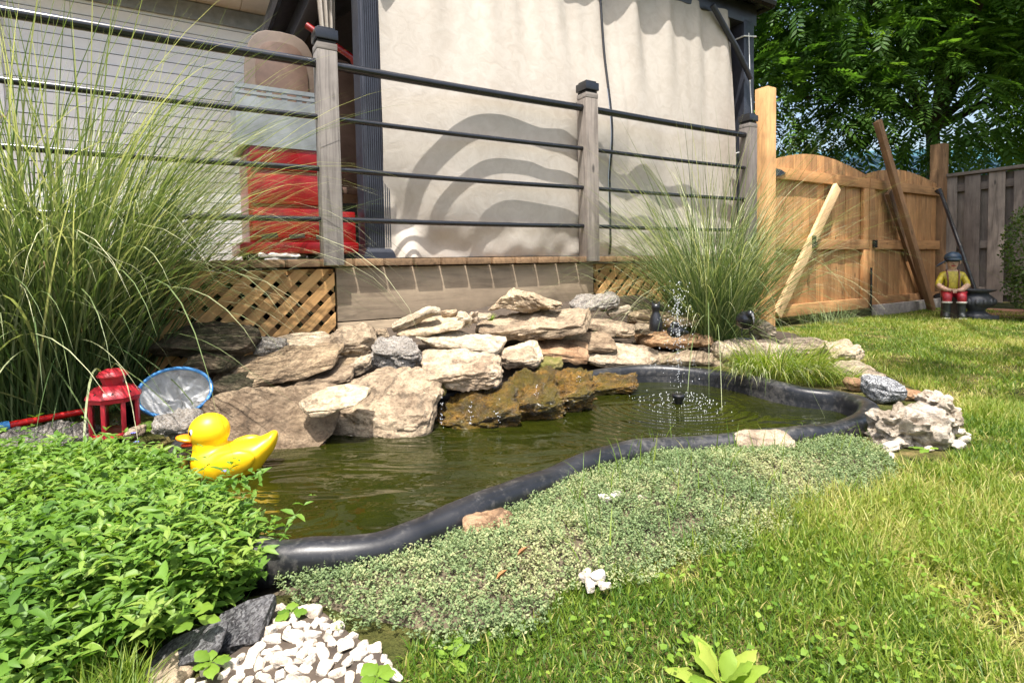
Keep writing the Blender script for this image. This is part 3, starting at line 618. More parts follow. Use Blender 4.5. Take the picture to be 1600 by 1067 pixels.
# shadowbox fence going right from the corner
FD = -BV; F0 = DK(UG2+.16, .0, 0); FR = Matrix.Rotation(math.atan2(FD.y, FD.x), 3, 'Z')
fn = thing('board_fence', F0+FD*.8, 'weathered grey shadowbox board fence behind the statue', 'fence')
FNL = 2.6
def FQ(s, t, z): return F0+FD*s+DV*t+Vector((0, 0, z))
k = 0; s_ = .06
while s_ < FNL:
    hgt = 1.26+random.uniform(-.012, .012)
    piece('board', M['fence_wood'], fn, (hgt, .016, .125), FQ(s_, -.03, .05+hgt/2), FR @ Matrix.Rotation(PI/2, 3, 'Y') @ Matrix.Rotation(PI*0, 3, 'X'), .002)
    piece('board', M['fence_wood'], fn, (hgt-.01, .016, .135), FQ(s_+.095, .03, .05+hgt/2), FR @ Matrix.Rotation(PI/2, 3, 'Y'), .002); s_ += .19
for z in (1.20, .62, .16): piece('frame_rail', M['fence_wood'], fn, (FNL, .036, .075), FQ(FNL/2, 0, z), FR, .003)
piece('cap_rail', M['fence_wood'], fn, (FNL, .12, .03), FQ(FNL/2, 0, 1.335), FR, .003)
for s_ in (1.35, 2.55): piece('post', M['fence_wood'], fn, (1.55, .09, .09), FQ(s_, .10, .775), FR @ Matrix.Rotation(PI/2, 3, 'Y'), .003)
pl_ = thing('black_pole', P(1522, 470, Y=4.5), 'thin black pole leaning from the corner post down to the urn', 'pole')
MB().tube([P(1468, 296, Y=5.25), P(1500, 385, Y=4.9), P(1526, 462, Y=4.5)], .016, 8).build('pole', M['black_metal'], pl_)

# neighbour's shed with blue metal roof
sh = thing('neighbour_shed', (7.2, 8.6, 0), "neighbouring shed with a blue-green metal roof behind the gate and fence", 'shed')
MB().box((7.4, 9.6, .75), (4.6, 2.4, 1.5)).build('wall', M['fence_wood'], sh)
E0, E1 = Vector((4.7, 8.2, 1.62)), Vector((4.7, 10.2, 2.48)); L = (E1-E0).length; an = math.atan2(E1.z-E0.z, E1.y-E0.y)
rf = MB().box((E0+E1)/2+Vector((2.7, 0, 0)), (5.5, L, .03), Matrix.Rotation(an, 3, 'X')).build('roof', M['roof_blue'], sh)
for k in range(19): piece('roof_rib', M['roof_blue'], rf, (.03, L, .03), (E0+E1)/2+Vector((.05+k*.29, 0, 0))+Matrix.Rotation(an, 3, 'X') @ Vector((0, 0, .028)), Matrix.Rotation(an, 3, 'X'))
MB().box((7.4, 8.22, 1.50), (5.5, .03, .14)).build('fascia', M['fence_wood'], sh)

# ================================================================== stones
def rock_mesh(name, W, D, H, seed, boxy=5., rough=1., res=16, mat=None, pit=0., strata=1., taper=0.):
    rr = random.Random(seed); g = np.linspace(-1, 1, res+1); pts = {}; V = []; F = []
    def vid(p):
        k = tuple(np.round(p, 5))
        if k not in pts: pts[k] = len(V); V.append(p)
        return pts[k]
    for ax in range(3):
        for sg in (-1, 1):
            for i in range(res):
                for j in range(res):
                    f = []
                    for (a, c) in ((i, j), (i+1, j), (i+1, j+1), (i, j+1)):
                        p = [0, 0, 0]; p[ax] = sg; p[(ax+1) % 3] = math.tan(g[a]*PI/4*.98)/math.tan(PI/4*.98); p[(ax+2) % 3] = math.tan(g[c]*PI/4*.98)/math.tan(PI/4*.98); f.append(vid(np.array(p, float)))
                    F.append(f if sg > 0 else f[::-1])
    V = np.array(V); V /= (np.abs(V)**boxy).sum(1)[:, None]**(1/boxy)
    for k in range(9):
        az = rr.uniform(0, 2*PI); el = rr.uniform(-.5, .6) if k < 6 else rr.choice((-1, 1))*rr.uniform(1.0, 1.45)
        n = np.array([math.cos(az)*math.cos(el), math.sin(az)*math.cos(el), math.sin(el)]); d = rr.uniform(.66, .95)*np.abs(n).sum()**.55 if k < 6 else rr.uniform(.72, .95)
        e = np.maximum(0, V@n-d); V -= e[:, None]*n*.93
    V *= np.array([W, D, H])/2; m = min(W, D, H); nn = V/np.maximum(1e-6, np.linalg.norm(V/np.array([W, D, H]), axis=1))[:, None]/np.array([W, D, H])**2
    nn /= np.linalg.norm(nn, axis=1)[:, None]; off = rr.uniform(0, 90)
    dsp = np.zeros(len(V))
    for i, p in enumerate(V):
        a = noise.noise((p[0]*9+off, p[1]*9, p[2]*9*strata)); b_ = noise.noise((p[0]*26+off, p[1]*26, p[2]*30*strata)); c = noise.noise((p[0]*70, p[1]*70+off, p[2]*90*strata))
        dsp[i] = .020*a+.012*b_+.0065*c-.006*abs(noise.noise((off, p[0]*6, p[2]*55*strata)))
        if pit:
            q = noise.noise((p[0]*45, p[1]*45, p[2]*45+off)); q2 = noise.noise((p[0]*16, p[1]*16+off, p[2]*16)); dsp[i] -= pit*(max(0, q-.05)*.035+max(0, q2)*.04)
    V += nn*(dsp*rough*min(1.3, m/.07))[:, None]
    if taper: V[:, 0] = V[:, 0]*(1-taper*np.clip(V[:, 2]/H+.5, 0, 1))+.18*W*taper*np.clip(V[:, 2]/H+.5, 0, 1)*-1
    lo, hi = V.min(0), V.max(0); V = (V-(lo+hi)/2)*np.array([W, D, H])/(hi-lo)
    me = bpy.data.meshes.new(name); me.from_pydata(V.tolist(), [], F); me.materials.append(mat)
    me.polygons.foreach_set('use_smooth', [True]*len(F)); me.set_sharp_from_angle(angle=R(27)); return me
STONES = []
def stone(x0, x1, y0, y1, mat, label, roll=0., D=None, pitch=14., yaw=None, g=None, Yf=None, name='stone', boxy=5., rough=1., res=16, pit=0., strata=1.6, cat='stone', group='stones piled round the pond', dz=0, taper=0., hmin=.75):
    seed = int(x0*13+y0*7); rr = random.Random(seed); xm, ym = (x0+x1)/2, (y0+y1)/2
    if Yf is None: Yf = P(xm, y1, z=g).y if g is not None else pileY(xm, y1)
    w0 = (x1-x0)*Yf/FPX; D = D or min(.30, max(.09, .8*w0)); Yc = Yf+D*.42; k = (Yf+D*.25)/FPX
    w, h = (x1-x0)*k, (y1-y0)*k; a = abs(R(roll)); c2 = math.cos(2*a)
    ctr = P(xm, ym, Y=Yc); e = max(.02, (CAMH-ctr.z)/Yc)+R(pitch); h = max(hmin*h, (h-.8*D*math.sin(e))/math.cos(R(pitch)))
    W = max(.5*w, (w*math.cos(a)-h*math.sin(a))/c2); H = max(.35*h, (h*math.cos(a)-w*math.sin(a))/c2)
    o = link(name, rock_mesh(name, W*1.07, D, H*1.12, seed, boxy, rough, res, M[mat], pit, strata, taper)); o.location = ctr+Vector((0, 0, dz))
    o.rotation_euler = (Matrix.Rotation(R(-roll), 3, 'Y') @ Matrix.Rotation(R(pitch), 3, 'X') @ Matrix.Rotation(R(yaw if yaw is not None else rr.uniform(-9, 9)), 3, 'Z')).to_euler()
    tag(o, label, cat, group); STONES.append(o); return o
# lower course at the water
stone(312, 525, 604, 706, 'brown', 'broad flat brown slab at the waterline right behind the yellow duck', roll=-3, D=.30, pitch=30, res=26, Yf=1.55, boxy=7, hmin=.35)
stone(517, 688, 574, 686, 'tan', 'large smooth tan boulder sloping into the water beside the wet ledge', D=.30, pitch=32, res=26, boxy=5, strata=1.2, Yf=1.65, hmin=.35)
stone(470, 574, 608, 643, 'pale', 'small pale wedge lying between the two big waterline slabs', roll=4, D=.13, Yf=1.57, pitch=20)
stone(372, 482, 597, 613, 'brown', 'thin brown flagstone lying above the flat slab behind the duck', D=.2, res=14)
stone(446, 555, 563, 614, 'brown', 'slanting brown block under the end of the long brown block', roll=9, D=.2)
stone(338, 530, 538, 606, 'brown', 'long thick brown block rising to the right below the lattice', roll=11, D=.24, res=24, boxy=8, strata=2.4, pitch=22)
stone(548, 584, 552, 586, 'pale', 'small pale stone tucked left of the grey pitted cube', roll=12, D=.1)
stone(518, 588, 505, 564, 'tan', 'rounded tan boulder standing just below the lattice corner', D=.2, boxy=3, strata=1)
stone(578, 662, 524, 582, 'greyrock', 'grey pitted cube-shaped stone in the middle of the pile', roll=-2, D=.17, pitch=12, boxy=7, res=22, pit=.25, strata=1)
stone(655, 785, 549, 614, 'pinkrock', 'big rounded pink-beige boulder overhanging the wet ledge', roll=2, D=.24, boxy=3.4, res=22, strata=1, Yf=1.83)
stone(651, 697, 595, 623, 'mossy', 'small greenish mossy stone under the pink-beige boulder', D=.12, Yf=1.79)
stone(657, 724, 541, 572, 'pale', 'pale slab wedged between grey cube and pink-beige boulder', roll=7, D=.16)
stone(655, 787, 512, 553, 'cream', 'cream slab lying on top of the pink-beige boulder', roll=-6, D=.24, pitch=9, res=20, boxy=7)
stone(624, 726, 493, 528, 'pale', 'pale flat slab behind the grey pitted cube', roll=6, D=.22, res=16)
stone(612, 688, 471, 522, 'cream', 'whitish block tilted steeply up against the skirting board', roll=22, D=.11, pitch=16, boxy=7)
stone(586, 608, 511, 530, 'tan', 'tiny tan stone between the round boulder and whitish tilted block', D=.06, res=10)
stone(690, 714, 481, 497, 'tan', 'tiny tan stone right of the whitish tilted block', D=.06, res=10)
stone(714, 738, 486, 515, 'cream', 'small cream block standing beside the long top slab', D=.07, res=12, boxy=7)
stone(733, 747, 484, 508, 'pinkrock', 'little pinkish stone touching the small cream block', D=.06, res=10)
stone(738, 768, 488, 500, 'cream', 'small white stone at the foot of the big triangular rock', D=.07, res=10)
stone(764, 876, 444, 496, 'tan', 'big triangular tan rock crowning the pile in front of the skirting', roll=3, D=.2, pitch=6, boxy=5, res=22, strata=1, taper=.72)
stone(745, 932, 481, 533, 'tan', 'long thick tan slab on top of the pile below the triangular rock', roll=4, D=.34, pitch=7, res=26, boxy=7, strata=2.2)
stone(890, 968, 455, 490, 'greyrock', 'whitish grey boulder right of the triangular rock', roll=3, D=.18, boxy=3, strata=1)
stone(948, 987, 475, 500, 'cream', 'small cream angular stone with a fern sprig', roll=12, D=.09, res=12)
stone(919, 991, 497, 525, 'tan', 'tan stone under the small cream angular stone', roll=-3, D=.17)
stone(862, 959, 522, 545, 'brown', 'thin tan-brown flag under the long top slab', roll=-3, D=.22)
stone(831, 919, 531, 561, 'orange_rock', 'reddish tan block over the middle of the wet ledge', roll=-4, D=.2, boxy=7)
stone(780, 849, 532, 576, 'pale', 'pale stone right of the pink-beige boulder', roll=4, D=.2, boxy=4)
stone(834, 879, 555, 580, 'mossy', 'small mossy tan stone above the wet ledge', D=.12)
stone(908, 1030, 532, 579, 'pale', 'large pale block with a pointed right end over the water', roll=-6, D=.26, res=22, boxy=6)
stone(984, 1092, 483, 513, 'tan', 'squared tan block behind the black bottle-shaped ornament', D=.14, boxy=9, pitch=3)
stone(995, 1116, 514, 547, 'orange_rock', 'flat rusty tan slab carrying the black ornaments', roll=-1, D=.24, pitch=9, res=20)
stone(990, 1020, 505, 522, 'pale', 'little pale stone left of the black bottle-shaped ornament', D=.09, res=10)
stone(1016, 1136, 546, 580, 'tan', 'low wet tan slab at the back rim behind the fountain jet', roll=0, D=.2, pitch=8, res=18)
stone(1112, 1226, 522, 582, 'pinkrock', 'broad pinkish slab under the black bird ornament', roll=2, D=.34, pitch=8, res=22, strata=1.2)
stone(1172, 1208, 495, 532, 'cream', 'pale round boulder behind the black bird ornament', D=.16, Yf=2.95, boxy=2.6)
# dark stones under the long grass
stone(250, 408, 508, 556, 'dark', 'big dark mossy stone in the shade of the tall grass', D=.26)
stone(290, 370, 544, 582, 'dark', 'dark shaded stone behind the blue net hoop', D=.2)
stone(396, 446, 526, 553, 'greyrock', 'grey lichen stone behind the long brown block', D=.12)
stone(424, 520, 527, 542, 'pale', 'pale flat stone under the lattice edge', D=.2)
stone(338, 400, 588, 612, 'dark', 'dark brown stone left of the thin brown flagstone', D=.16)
stone(520, 560, 556, 582, 'brown', 'brown filler stone under the rounded tan boulder', D=.14)
stone(246, 319, 631, 684, 'greyrock', 'grey-brown speckled stone in front of the net hoop', roll=3, D=.13, pitch=14, Yf=1.50, res=20, boxy=3.5)
stone(-30, 132, 664, 716, 'greyrock', 'wide grey stone under the red net handle', roll=0, D=.2, Yf=1.48, boxy=3, res=20)
stone(198, 224, 666, 684, 'pinkrock', 'small pinkish white stone at the foot of the red lantern', D=.05, Yf=1.50, res=10)
# wet ledge of the little waterfall
stone(680, 818, 596, 694, 'wet', 'wet golden brown ledge dripping into the pond under the pink-beige boulder', roll=3, D=.26, pitch=14, name='wet_ledge', res=26, rough=1.7, Yf=1.72, strata=1.5)
stone(764, 884, 568, 678, 'wet', 'wet mossy ledge in the middle of the waterfall', roll=8, D=.26, pitch=16, name='wet_ledge', res=26, rough=1.7, Yf=1.80, strata=1.5)
stone(832, 934, 562, 660, 'wet', 'dark dripping ledge under the reddish tan block', roll=6, D=.24, pitch=12, name='wet_ledge', res=24, rough=1.7, Yf=1.90, strata=1.5)
stone(912, 996, 576, 618, 'wet', 'thin wet golden ledge under the pointed pale block', roll=4, D=.2, pitch=8, name='wet_ledge', res=20, rough=1.4, Yf=2.14)
# right-hand edge of the pond
stone(1288, 1340, 532, 570, 'pale', 'angular pale stone behind the grass tuft at the lawn edge', D=.16, g=0)
stone(1225, 1296, 528, 556, 'pinkrock', 'pinkish stone half hidden behind the grass tuft', D=.16, g=0)
stone(1310, 1364, 567, 586, 'cream', 'low cream stone above the orange round stone', D=.12, g=0)
stone(1341, 1378, 577, 599, 'pinkrock', 'pinkish flat stone behind the grey granite boulder', D=.1, g=0)
stone(1320, 1354, 586, 613, 'orange_rock', 'round orange stone at the pond rim', D=.07, g=0, boxy=2.4, strata=1)
stone(1349, 1410, 582, 634, 'granite', 'speckled grey granite boulder at the right end of the rim', D=.12, g=0, boxy=2.8, strata=1, rough=.6, roll=-4, res=20)
stone(1406, 1438, 606, 627, 'orange_rock', 'brown and white stone between granite boulder and pitted limestone', D=.08, g=0)
stone(1367, 1470, 616, 704, 'coral', 'large pitted whitish limestone chunk at the right end of the pond', roll=-4, D=.16, g=0, boxy=6, pit=.8, res=34, strata=1, rough=.95, pitch=12, hmin=.95, dz=-.015)
stone(1434, 1497, 598, 690, 'coral', 'upright pitted limestone chunk with brown base next to the lawn', roll=12, D=.14, g=0, boxy=3, pit=.9, res=34, strata=1, rough=1.1)
stone(1150, 1238, 667, 697, 'pinkrock', 'pinkish stone leaning on the front rim near the fountain', D=.09, g=0, Yf=1.355, dz=-.014, boxy=3.4, strata=1)
stone(722, 804, 782, 836, 'orange_rock', 'pointed orange-tan stone leaning on the front rim', D=.08, g=0, Yf=.955, dz=-.012, boxy=3, strata=1, res=20)
stone(332, 428, 944, 1012, 'slate', 'larger grey schist slab edging the white pebbles', roll=16, D=.07, g=0, boxy=5, res=24, strata=2, pitch=20)
stone(236, 352, 985, 1046, 'slate', 'narrower grey schist slab half under the leafy ground cover', roll=20, D=.06, g=0, boxy=4, res=22, strata=2, pitch=16)
stone(232, 300, 1040, 1078, 'pale', 'rounded beige stone at the bottom edge below the schist slabs', D=.07, g=0, boxy=2.6, strata=1)
# white pebbles
pm = [rock_mesh('pebble', .06, random.uniform(.035, .05), random.uniform(.028, .042), 40+k, random.uniform(3, 6), 1.3, 8, M['pebble'], 0, 1) for k in range(12)]
PEB = GP([(428, 985), (440, 950), (495, 958), (545, 995), (610, 1030), (625, 1100), (300, 1120), (280, 1085), (335, 1045), (395, 1014)])
placed = []
def pebbles(poly, n, r0, r1, label, group, tries=9000):
    bx = [p.x for p in poly]; by = [p.y for p in poly]; k = 0; cnt = 0
    while cnt < n and k < tries:
        k += 1; x, y = random.uniform(min(bx), max(bx)), random.uniform(min(by), max(by)); r = random.uniform(r0, r1)*(1.25 if random.random() < .15 else 1)
        if not in_poly(np.array([x]), np.array([y]), [(p.x, p.y) for p in poly])[0] or any((x-a)**2+(y-b_)**2 < (.74*(r+c))**2 for a, b_, c in placed): continue
        placed.append((x, y, r)); o = link('white_pebble', random.choice(pm)); o.location = (x, y, r*.35); o.scale = (r/.03,)*3
        o.rotation_euler = (random.uniform(-.4, .4), random.uniform(-.4, .4), random.uniform(0, 6.3)); tag(o, label, 'pebble', group); cnt += 1
pebbles(PEB, 220, .0065, .0155, 'small white pebble in the bed beside the schist slabs', 'white pebbles in the front bed')
pebbles(GP([(1378, 690), (1470, 670), (1512, 676), (1520, 700), (1450, 722), (1400, 718), (1370, 705)]), 16, .009, .017, 'small white stone scattered round the pitted limestone', 'white stones by the limestone')
pebbles(GP([(1490, 650), (1515, 655), (1515, 690), (1490, 680)]), 5, .009, .015, 'small white stone scattered round the pitted limestone', 'white stones by the limestone')
for px, py, r in ((945, 778, .013), (962, 774, .015), (1002, 778, .012), (1052, 736, .013)):
    p = P(px, py, z=.028); o = link('white_pebble', random.choice(pm)); o.location = p; o.scale = (r/.026, r/.03, r/.03); o.rotation_euler = (0, 0, px); tag(o, 'white stone showing through the grey-green thyme mat', 'pebble', 'white stones in the thyme')
for px, py, r in ((915, 898, .013), (933, 902, .014), (922, 915, .011), (945, 915, .009)):
    p = P(px, py, z=.02); o = link('white_pebble', random.choice(pm)); o.location = p; o.scale = (r/.03,)*3; o.rotation_euler = (0, .3, px); tag(o, 'white stone at the edge between thyme mat and lawn', 'pebble', 'white stones at the thyme edge')

# ================================================================== duck, lantern, net
def fused(name, mb, mat, parent, vox, sm=6):
    o = mb.build(name, mat, parent); md = o.modifiers.new('r', 'REMESH'); md.mode = 'VOXEL'; md.voxel_size = vox; md.use_smooth_shade = True
    md2 = o.modifiers.new('s', 'SMOOTH'); md2.iterations = sm; md2.factor = .6
    me = bpy.data.meshes.new_from_object(o.evaluated_get(bpy.context.evaluated_depsgraph_get())); o.modifiers.clear(); o.data = me; me.polygons.foreach_set('use_smooth', [True]*len(me.polygons)); return o
dl = P(362, 738, z=-.03); DY = Matrix.Rotation(R(14), 3, 'Z')
duck = thing('toy_duck', dl, 'big yellow plastic duck floating at the left end of the pond', 'duck')
dq = lambda x, y, z: dl+DY @ Vector((x, y, z))
m = MB(); secs = [(-.095, .012, .035, .02), (-.085, .038, .04, .038), (-.06, .062, .035, .055), (-.02, .076, .03, .062), (.03, .072, .032, .060), (.065, .055, .045, .050), (.09, .036, .066, .036), (.104, .030, .078, .031), (.113, .020, .086, .020), (.117, .008, .090, .009)]
V = []; n = 20
for x, hw, zc, hh_ in secs:
    for k in range(n):
        a = 2*PI*k/n; zz = math.sin(a); V.append(dq(x, hw*math.cos(a), zc+hh_*(zz if zz < 0 else zz*.82)))
F = [(i*n+k, i*n+(k+1) % n, (i+1)*n+(k+1) % n, (i+1)*n+k) for i in range(len(secs)-1) for k in range(n)]+[tuple(range(n-1, -1, -1)), tuple((len(secs)-1)*n+k for k in range(n))]
m.add(V, F); m.ell(dq(-.048, 0, .116), (.050, .047, .047), DY); m.ell(dq(-.050, 0, .075), (.040, .042, .045), DY)
for sg in (-1, 1): m.ell(dq(.02, sg*.066, .045), (.055, .016, .032), DY @ Matrix.Rotation(R(-14), 3, 'Y'))
fused('body', m, M['yellow'], duck, .0045, 8)
m = MB().ell(dq(-.098, 0, .100), (.030, .026, .0085), DY @ Matrix.Rotation(R(12), 3, 'Y')); m.build('upper_bill', M['orange'], duck, smooth=60)
MB().ell(dq(-.092, 0, .087), (.024, .021, .006), DY @ Matrix.Rotation(R(-6), 3, 'Y')).build('lower_bill', M['redlip'], duck, smooth=60)
for sg in (-1, 1):
    ey = MB().ell(dq(-.081, sg*.030, .122), (.0055, .0045, .0085), DY @ Matrix.Rotation(R(sg*38), 3, 'Z')).build('eye', M['white_paint'], duck, smooth=60)
    MB().ell(dq(-.0840, sg*.0318, .1215), (.003, .0035, .0055), DY @ Matrix.Rotation(R(sg*38), 3, 'Z')).build('pupil', M['black_paint'], ey, smooth=60)

lp = P(181, 678, Y=1.63); lp.z = max(lp.z, .0)
lan = thing('lantern', lp, 'small red metal lantern with glass panes beside the tall grass', 'lantern')
LS = 1.0; lc = tuple(lp)
def lsc(pr): return [(r*LS, z*LS) for r, z in pr]
MB().lathe(lsc([(.001, 0), (.066, 0), (.068, .004), (.066, .012), (.06, .014), (.001, .014)]), 32, lp).build('base', M['red_lantern'], lan, smooth=35)
MB().lathe(lsc([(.063, .104), (.0705, .105), (.0715, .116), (.0755, .119), (.068, .130), (.054, .143), (.036, .151), (.026, .153), (.001, .153)]), 8, lp, 1, Matrix.Rotation(R(11), 3, 'Z')).build('roof', M['red_lantern'], lan, bevel=.0015)
ch = MB().lathe(lsc([(.026, .153), (.034, .176), (.0405, .178), (.0405, .182), (.033, .192), (.019, .199), (.008, .2005), (.001, .2005)]), 12, lp).build('chimney', M['red_lantern'], lan, smooth=25)
for k in range(8):
    a = R(11)+2*PI*k/8; c = lp+Vector((.062*math.cos(a), .062*math.sin(a), .059)); MB().box(c, (.008, .011, .094), Matrix.Rotation(a, 3, 'Z')).build('upright', M['red_lantern'], lan, bevel=.001)
    a += PI/8; c = lp+Vector((.0545*math.cos(a), .0545*math.sin(a), .059)); MB().box(c, (.002, .040, .092), Matrix.Rotation(a, 3, 'Z')).build('glass_pane', M['glass'], lan)
    c = lp+Vector((.0605*math.cos(a), .0605*math.sin(a), .1325)); MB().ell(c, (.0035, .0035, .0022), Matrix.Rotation(a, 3, 'Z') @ Matrix.Rotation(R(40), 3, 'Y'), 8, 4).build('vent_hole', M['black_paint'], lan)

hc_ = P(273, 612, Y=1.78); net = thing('pond_net', Vector((hc_.x, hc_.y, 0)), 'pond net with blue hoop, white mesh bag and red pole behind the lantern', 'net')
ex = Vector((1, .12, -.10)).normalized(); ey_ = (Vector((.08, .62, .72))-ex*Vector((.08, .62, .72)).dot(ex)).normalized(); ez = ex.cross(ey_)
def HO(a, r, dz=0): return hc_+ex*(r*math.cos(a)*.112)+ey_*(r*math.sin(a)*.088)+ez*dz
MB().tube([HO(2*PI*k/48, 1) for k in range(48)], .0055, 10, closed=True).build('hoop', M['blue_plastic'], net, smooth=60)
V = []; nr_, na = 12, 60
for i in range(nr_+1):
    r = i/nr_
    for k in range(na):
        a = 2*PI*k/na; V.append(HO(a, max(r, .01), -.075*(1-r**2.2)*(1+.25*math.sin(3*a))+.012*math.sin(a*9+r*7)*(1-r)*r*3+.008*noise.noise((math.cos(a)*5*r, math.sin(a)*5*r, 1))))
F = [(i*na+k, i*na+(k+1) % na, (i+1)*na+(k+1) % na, (i+1)*na+k) for i in range(nr_) for k in range(na)]
m = MB(); m.add(V, F); m.build('mesh_bag', M['net'], net, smooth=180)
j0 = HO(PI*1.02, 1); h1 = P(146, 640, Y=1.80); h2 = P(14, 664, Y=1.62); h3 = P(-30, 673, Y=1.57)
MB().tube([HO(PI*.98, 1.02), j0-ex*.005, HO(PI*1.12, 1.02), HO(PI*1.2, 1.01)], [.008, .0105, .0105, .007], 10).build('socket', M['teal_plastic'], net, smooth=60)
MB().tube([j0, h1, h2], [.007, .0105, .0105], 12).build('pole', M['red_plastic'], net, smooth=60); MB().tube([h2, h3], .0135, 12).build('pole_end', M['blue_plastic'], net, smooth=60)

# ================================================================== fountain and black ornaments
fo = thing('fountain', NOZ, 'small black pond fountain nozzle spraying droplets', 'fountain')
MB().lathe([(.011, -.12), (.011, 0), (.013, .012), (.021, .030), (.0235, .032), (.025, .040), (.022, .045), (.006, .047)], 20, NOZ).build('nozzle', M['black_plastic'], fo, smooth=35)
bm = bmesh.new(); bmesh.ops.create_icosphere(bm, subdivisions=1, radius=1); ico = np.array([v.co[:] for v in bm.verts]); icf = np.array([[v.index for v in f.verts] for f in bm.faces]); bm.free()
def balls(name, C, r, mat, parent, flat=1.):
    C = np.asarray(C); r = np.asarray(r); k = len(ico); sc = np.array([1, 1, flat]); V = C[:, None, :]+ico[None]*sc*r[:, None, None]; F = (icf[None]+(np.arange(len(C))*k)[:, None, None]).reshape(-1, 3)
    o = np_mesh(name, V, [F], mat, parent, smooth=True); o['kind'] = 'stuff'; return o
C = []; rad = []; g_ = 9.8
for k in range(330):
    tl = abs(random.gauss(0, .055)); az = random.uniform(0, 2*PI); hm = .43*random.uniform(.75, 1.02)*(1 if tl < .08 else .8); vz = math.sqrt(2*g_*hm)*math.cos(tl); vh = math.sqrt(2*g_*hm)*math.sin(tl)*.75
    t = random.uniform(0.02, 2*vz/g_); z = vz*t-.5*g_*t*t
    C.append((NOZ.x+vh*t*math.cos(az), NOZ.y+vh*t*math.sin(az), .0+z)); rad.append(random.uniform(.0007, .0016))
for k in range(170):
    a = random.uniform(0, 2*PI); r = abs(random.gauss(.10, .05)); C.append((NOZ.x+r*math.cos(a), NOZ.y+r*math.sin(a), -.028+abs(random.gauss(0, .011)))); rad.append(random.uniform(.0009, .002))
balls('droplets', C, rad, M['drop'], fo, 1.9)
C = []; rad = []; tx = np.array([random.uniform(-.5, 1.2) for _ in range(900)]); ty = np.array([random.uniform(1.1, 2.4) for _ in range(900)])
ok = in_poly(tx, ty, [(p.x, p.y) for p in RIM]) & (dist_poly(tx, ty, RIMXY) > .06) & (np.hypot(tx-NOZ.x+.1, (ty-NOZ.y+.05)) < np.abs(rng.normal(0, .38, 900)))
bb = balls('water_bubbles', np.stack([tx[ok], ty[ok], np.full(ok.sum(), -.0298)], -1), rng.uniform(.0013, .0034, ok.sum()), M['drop'], None, .45); tag(bb, 'tiny bubbles floating on the pond round the fountain', 'bubbles', kind='stuff')
def bird(px, py, Y, hh, label, face, slim=1.):
    p = P(px, py, Y=Y); t = thing('bird_ornament', p, label, 'ornament', 'black ornaments on the stones'); k = hh/.14; fr = Matrix.Rotation(R(face), 3, 'Z'); q = lambda x, y, z: p+fr @ Vector((x*k, y*k, z*k))
    MB().lathe([(.001, 0), (.046*k, 0), (.047*k, .004*k), (.044*k, .008*k), (.001, .008*k)], 24, p, .62).build('base', M['black_metal'], t, smooth=35)
    for s_ in (-1, 1): MB().tube([q(s_*.02, 0, .004), q(s_*.021, .002, .03), q(s_*.017, .004, .055)], [.003*k, .0024*k, .003*k], 8).build('leg', M['black_metal'], t, smooth=60)
    m = MB().ell(q(0, .006, .088), (.041*k*slim, .05*k, .043*k), fr @ Matrix.Rotation(R(-14), 3, 'X')); m.ell(q(0, -.03, .118), (.019*k, .021*k, .02*k), fr); m.ell(q(0, .055, .07), (.016*k, .03*k, .012*k), fr @ Matrix.Rotation(R(-20), 3, 'X'))
    fused('body', m, M['black_metal'], t, .004*k, 5)
    MB().tube([q(0, -.045, .121), q(0, -.056, .108), q(0, -.060, .080)], [.006*k, .0045*k, .0012*k], 8).build('beak', M['granite'], t, smooth=60); return t
bird(1166, 530, 2.50, .140, 'black metal bird with round body and long beak on the pinkish slab', 8)
p = P(1025, 517, Y=2.56); t = thing('bottle_ornament', p, 'slim black bottle-shaped ornament on the flat rusty slab', 'ornament', 'black ornaments on the stones')
MB().lathe([(.001, 0), (.029, 0), (.032, .012), (.031, .04), (.024, .07), (.017, .085), (.016, .095), (.021, .108), (.0215, .118), (.015, .128), (.001, .131)], 20, p).build('body', M['black_plastic'], t, smooth=50)
for s_ in (-1, 1): MB().tube([p+Vector((s_*.012, 0, .118)), p+Vector((s_*.017, 0, .142))], [.008, .001], 8).build('ear', M['black_plastic'], t)
p = P(1056, 527, Y=2.50); t = thing('round_ornament', p, 'squat black round ornament seen through the fountain spray', 'ornament', 'black ornaments on the stones')
m = MB().ell(p+Vector((0, 0, .028)), (.042, .036, .03)); m.ell(p+Vector((-.008, -.01, .058)), (.022, .02, .02)); m.ell(p+Vector((.04, 0, .022)), (.022, .014, .012)); fused('body', m, M['black_plastic'], t, .004, 4)
for s_ in (-1, 1): MB().ell(p+Vector((-.008+s_*.011, -.022, .068)), (.006, .006, .006), None, 10, 6).build('eye', M['black_metal'], t, smooth=60)
# trickles over the wet ledge
C = []; rad = []
for px, ya, yb, Y in ((690, 618, 668, 1.70), (735, 628, 664, 1.70), (778, 622, 662, 1.74), (838, 600, 640, 1.83), (1086, 556, 588, 2.38), (905, 588, 628, 1.93)):
    for k in range(16):
        C.append(P(px+random.gauss(0, 2.2), random.uniform(ya, yb), Y=Y-.01)); rad.append(random.uniform(.001, .0022))
    for k in range(14): q_ = P(px+random.gauss(0, 12), yb+random.gauss(2, 2), Y=Y-.03); q_.z = -.028; C.append(q_); rad.append(random.uniform(.0012, .003))
tw = balls('waterfall_drops', [tuple(c) for c in C], rad, M['drop'], None); tag(tw, 'water drops trickling over the wet golden ledge', 'water drops', kind='stuff')

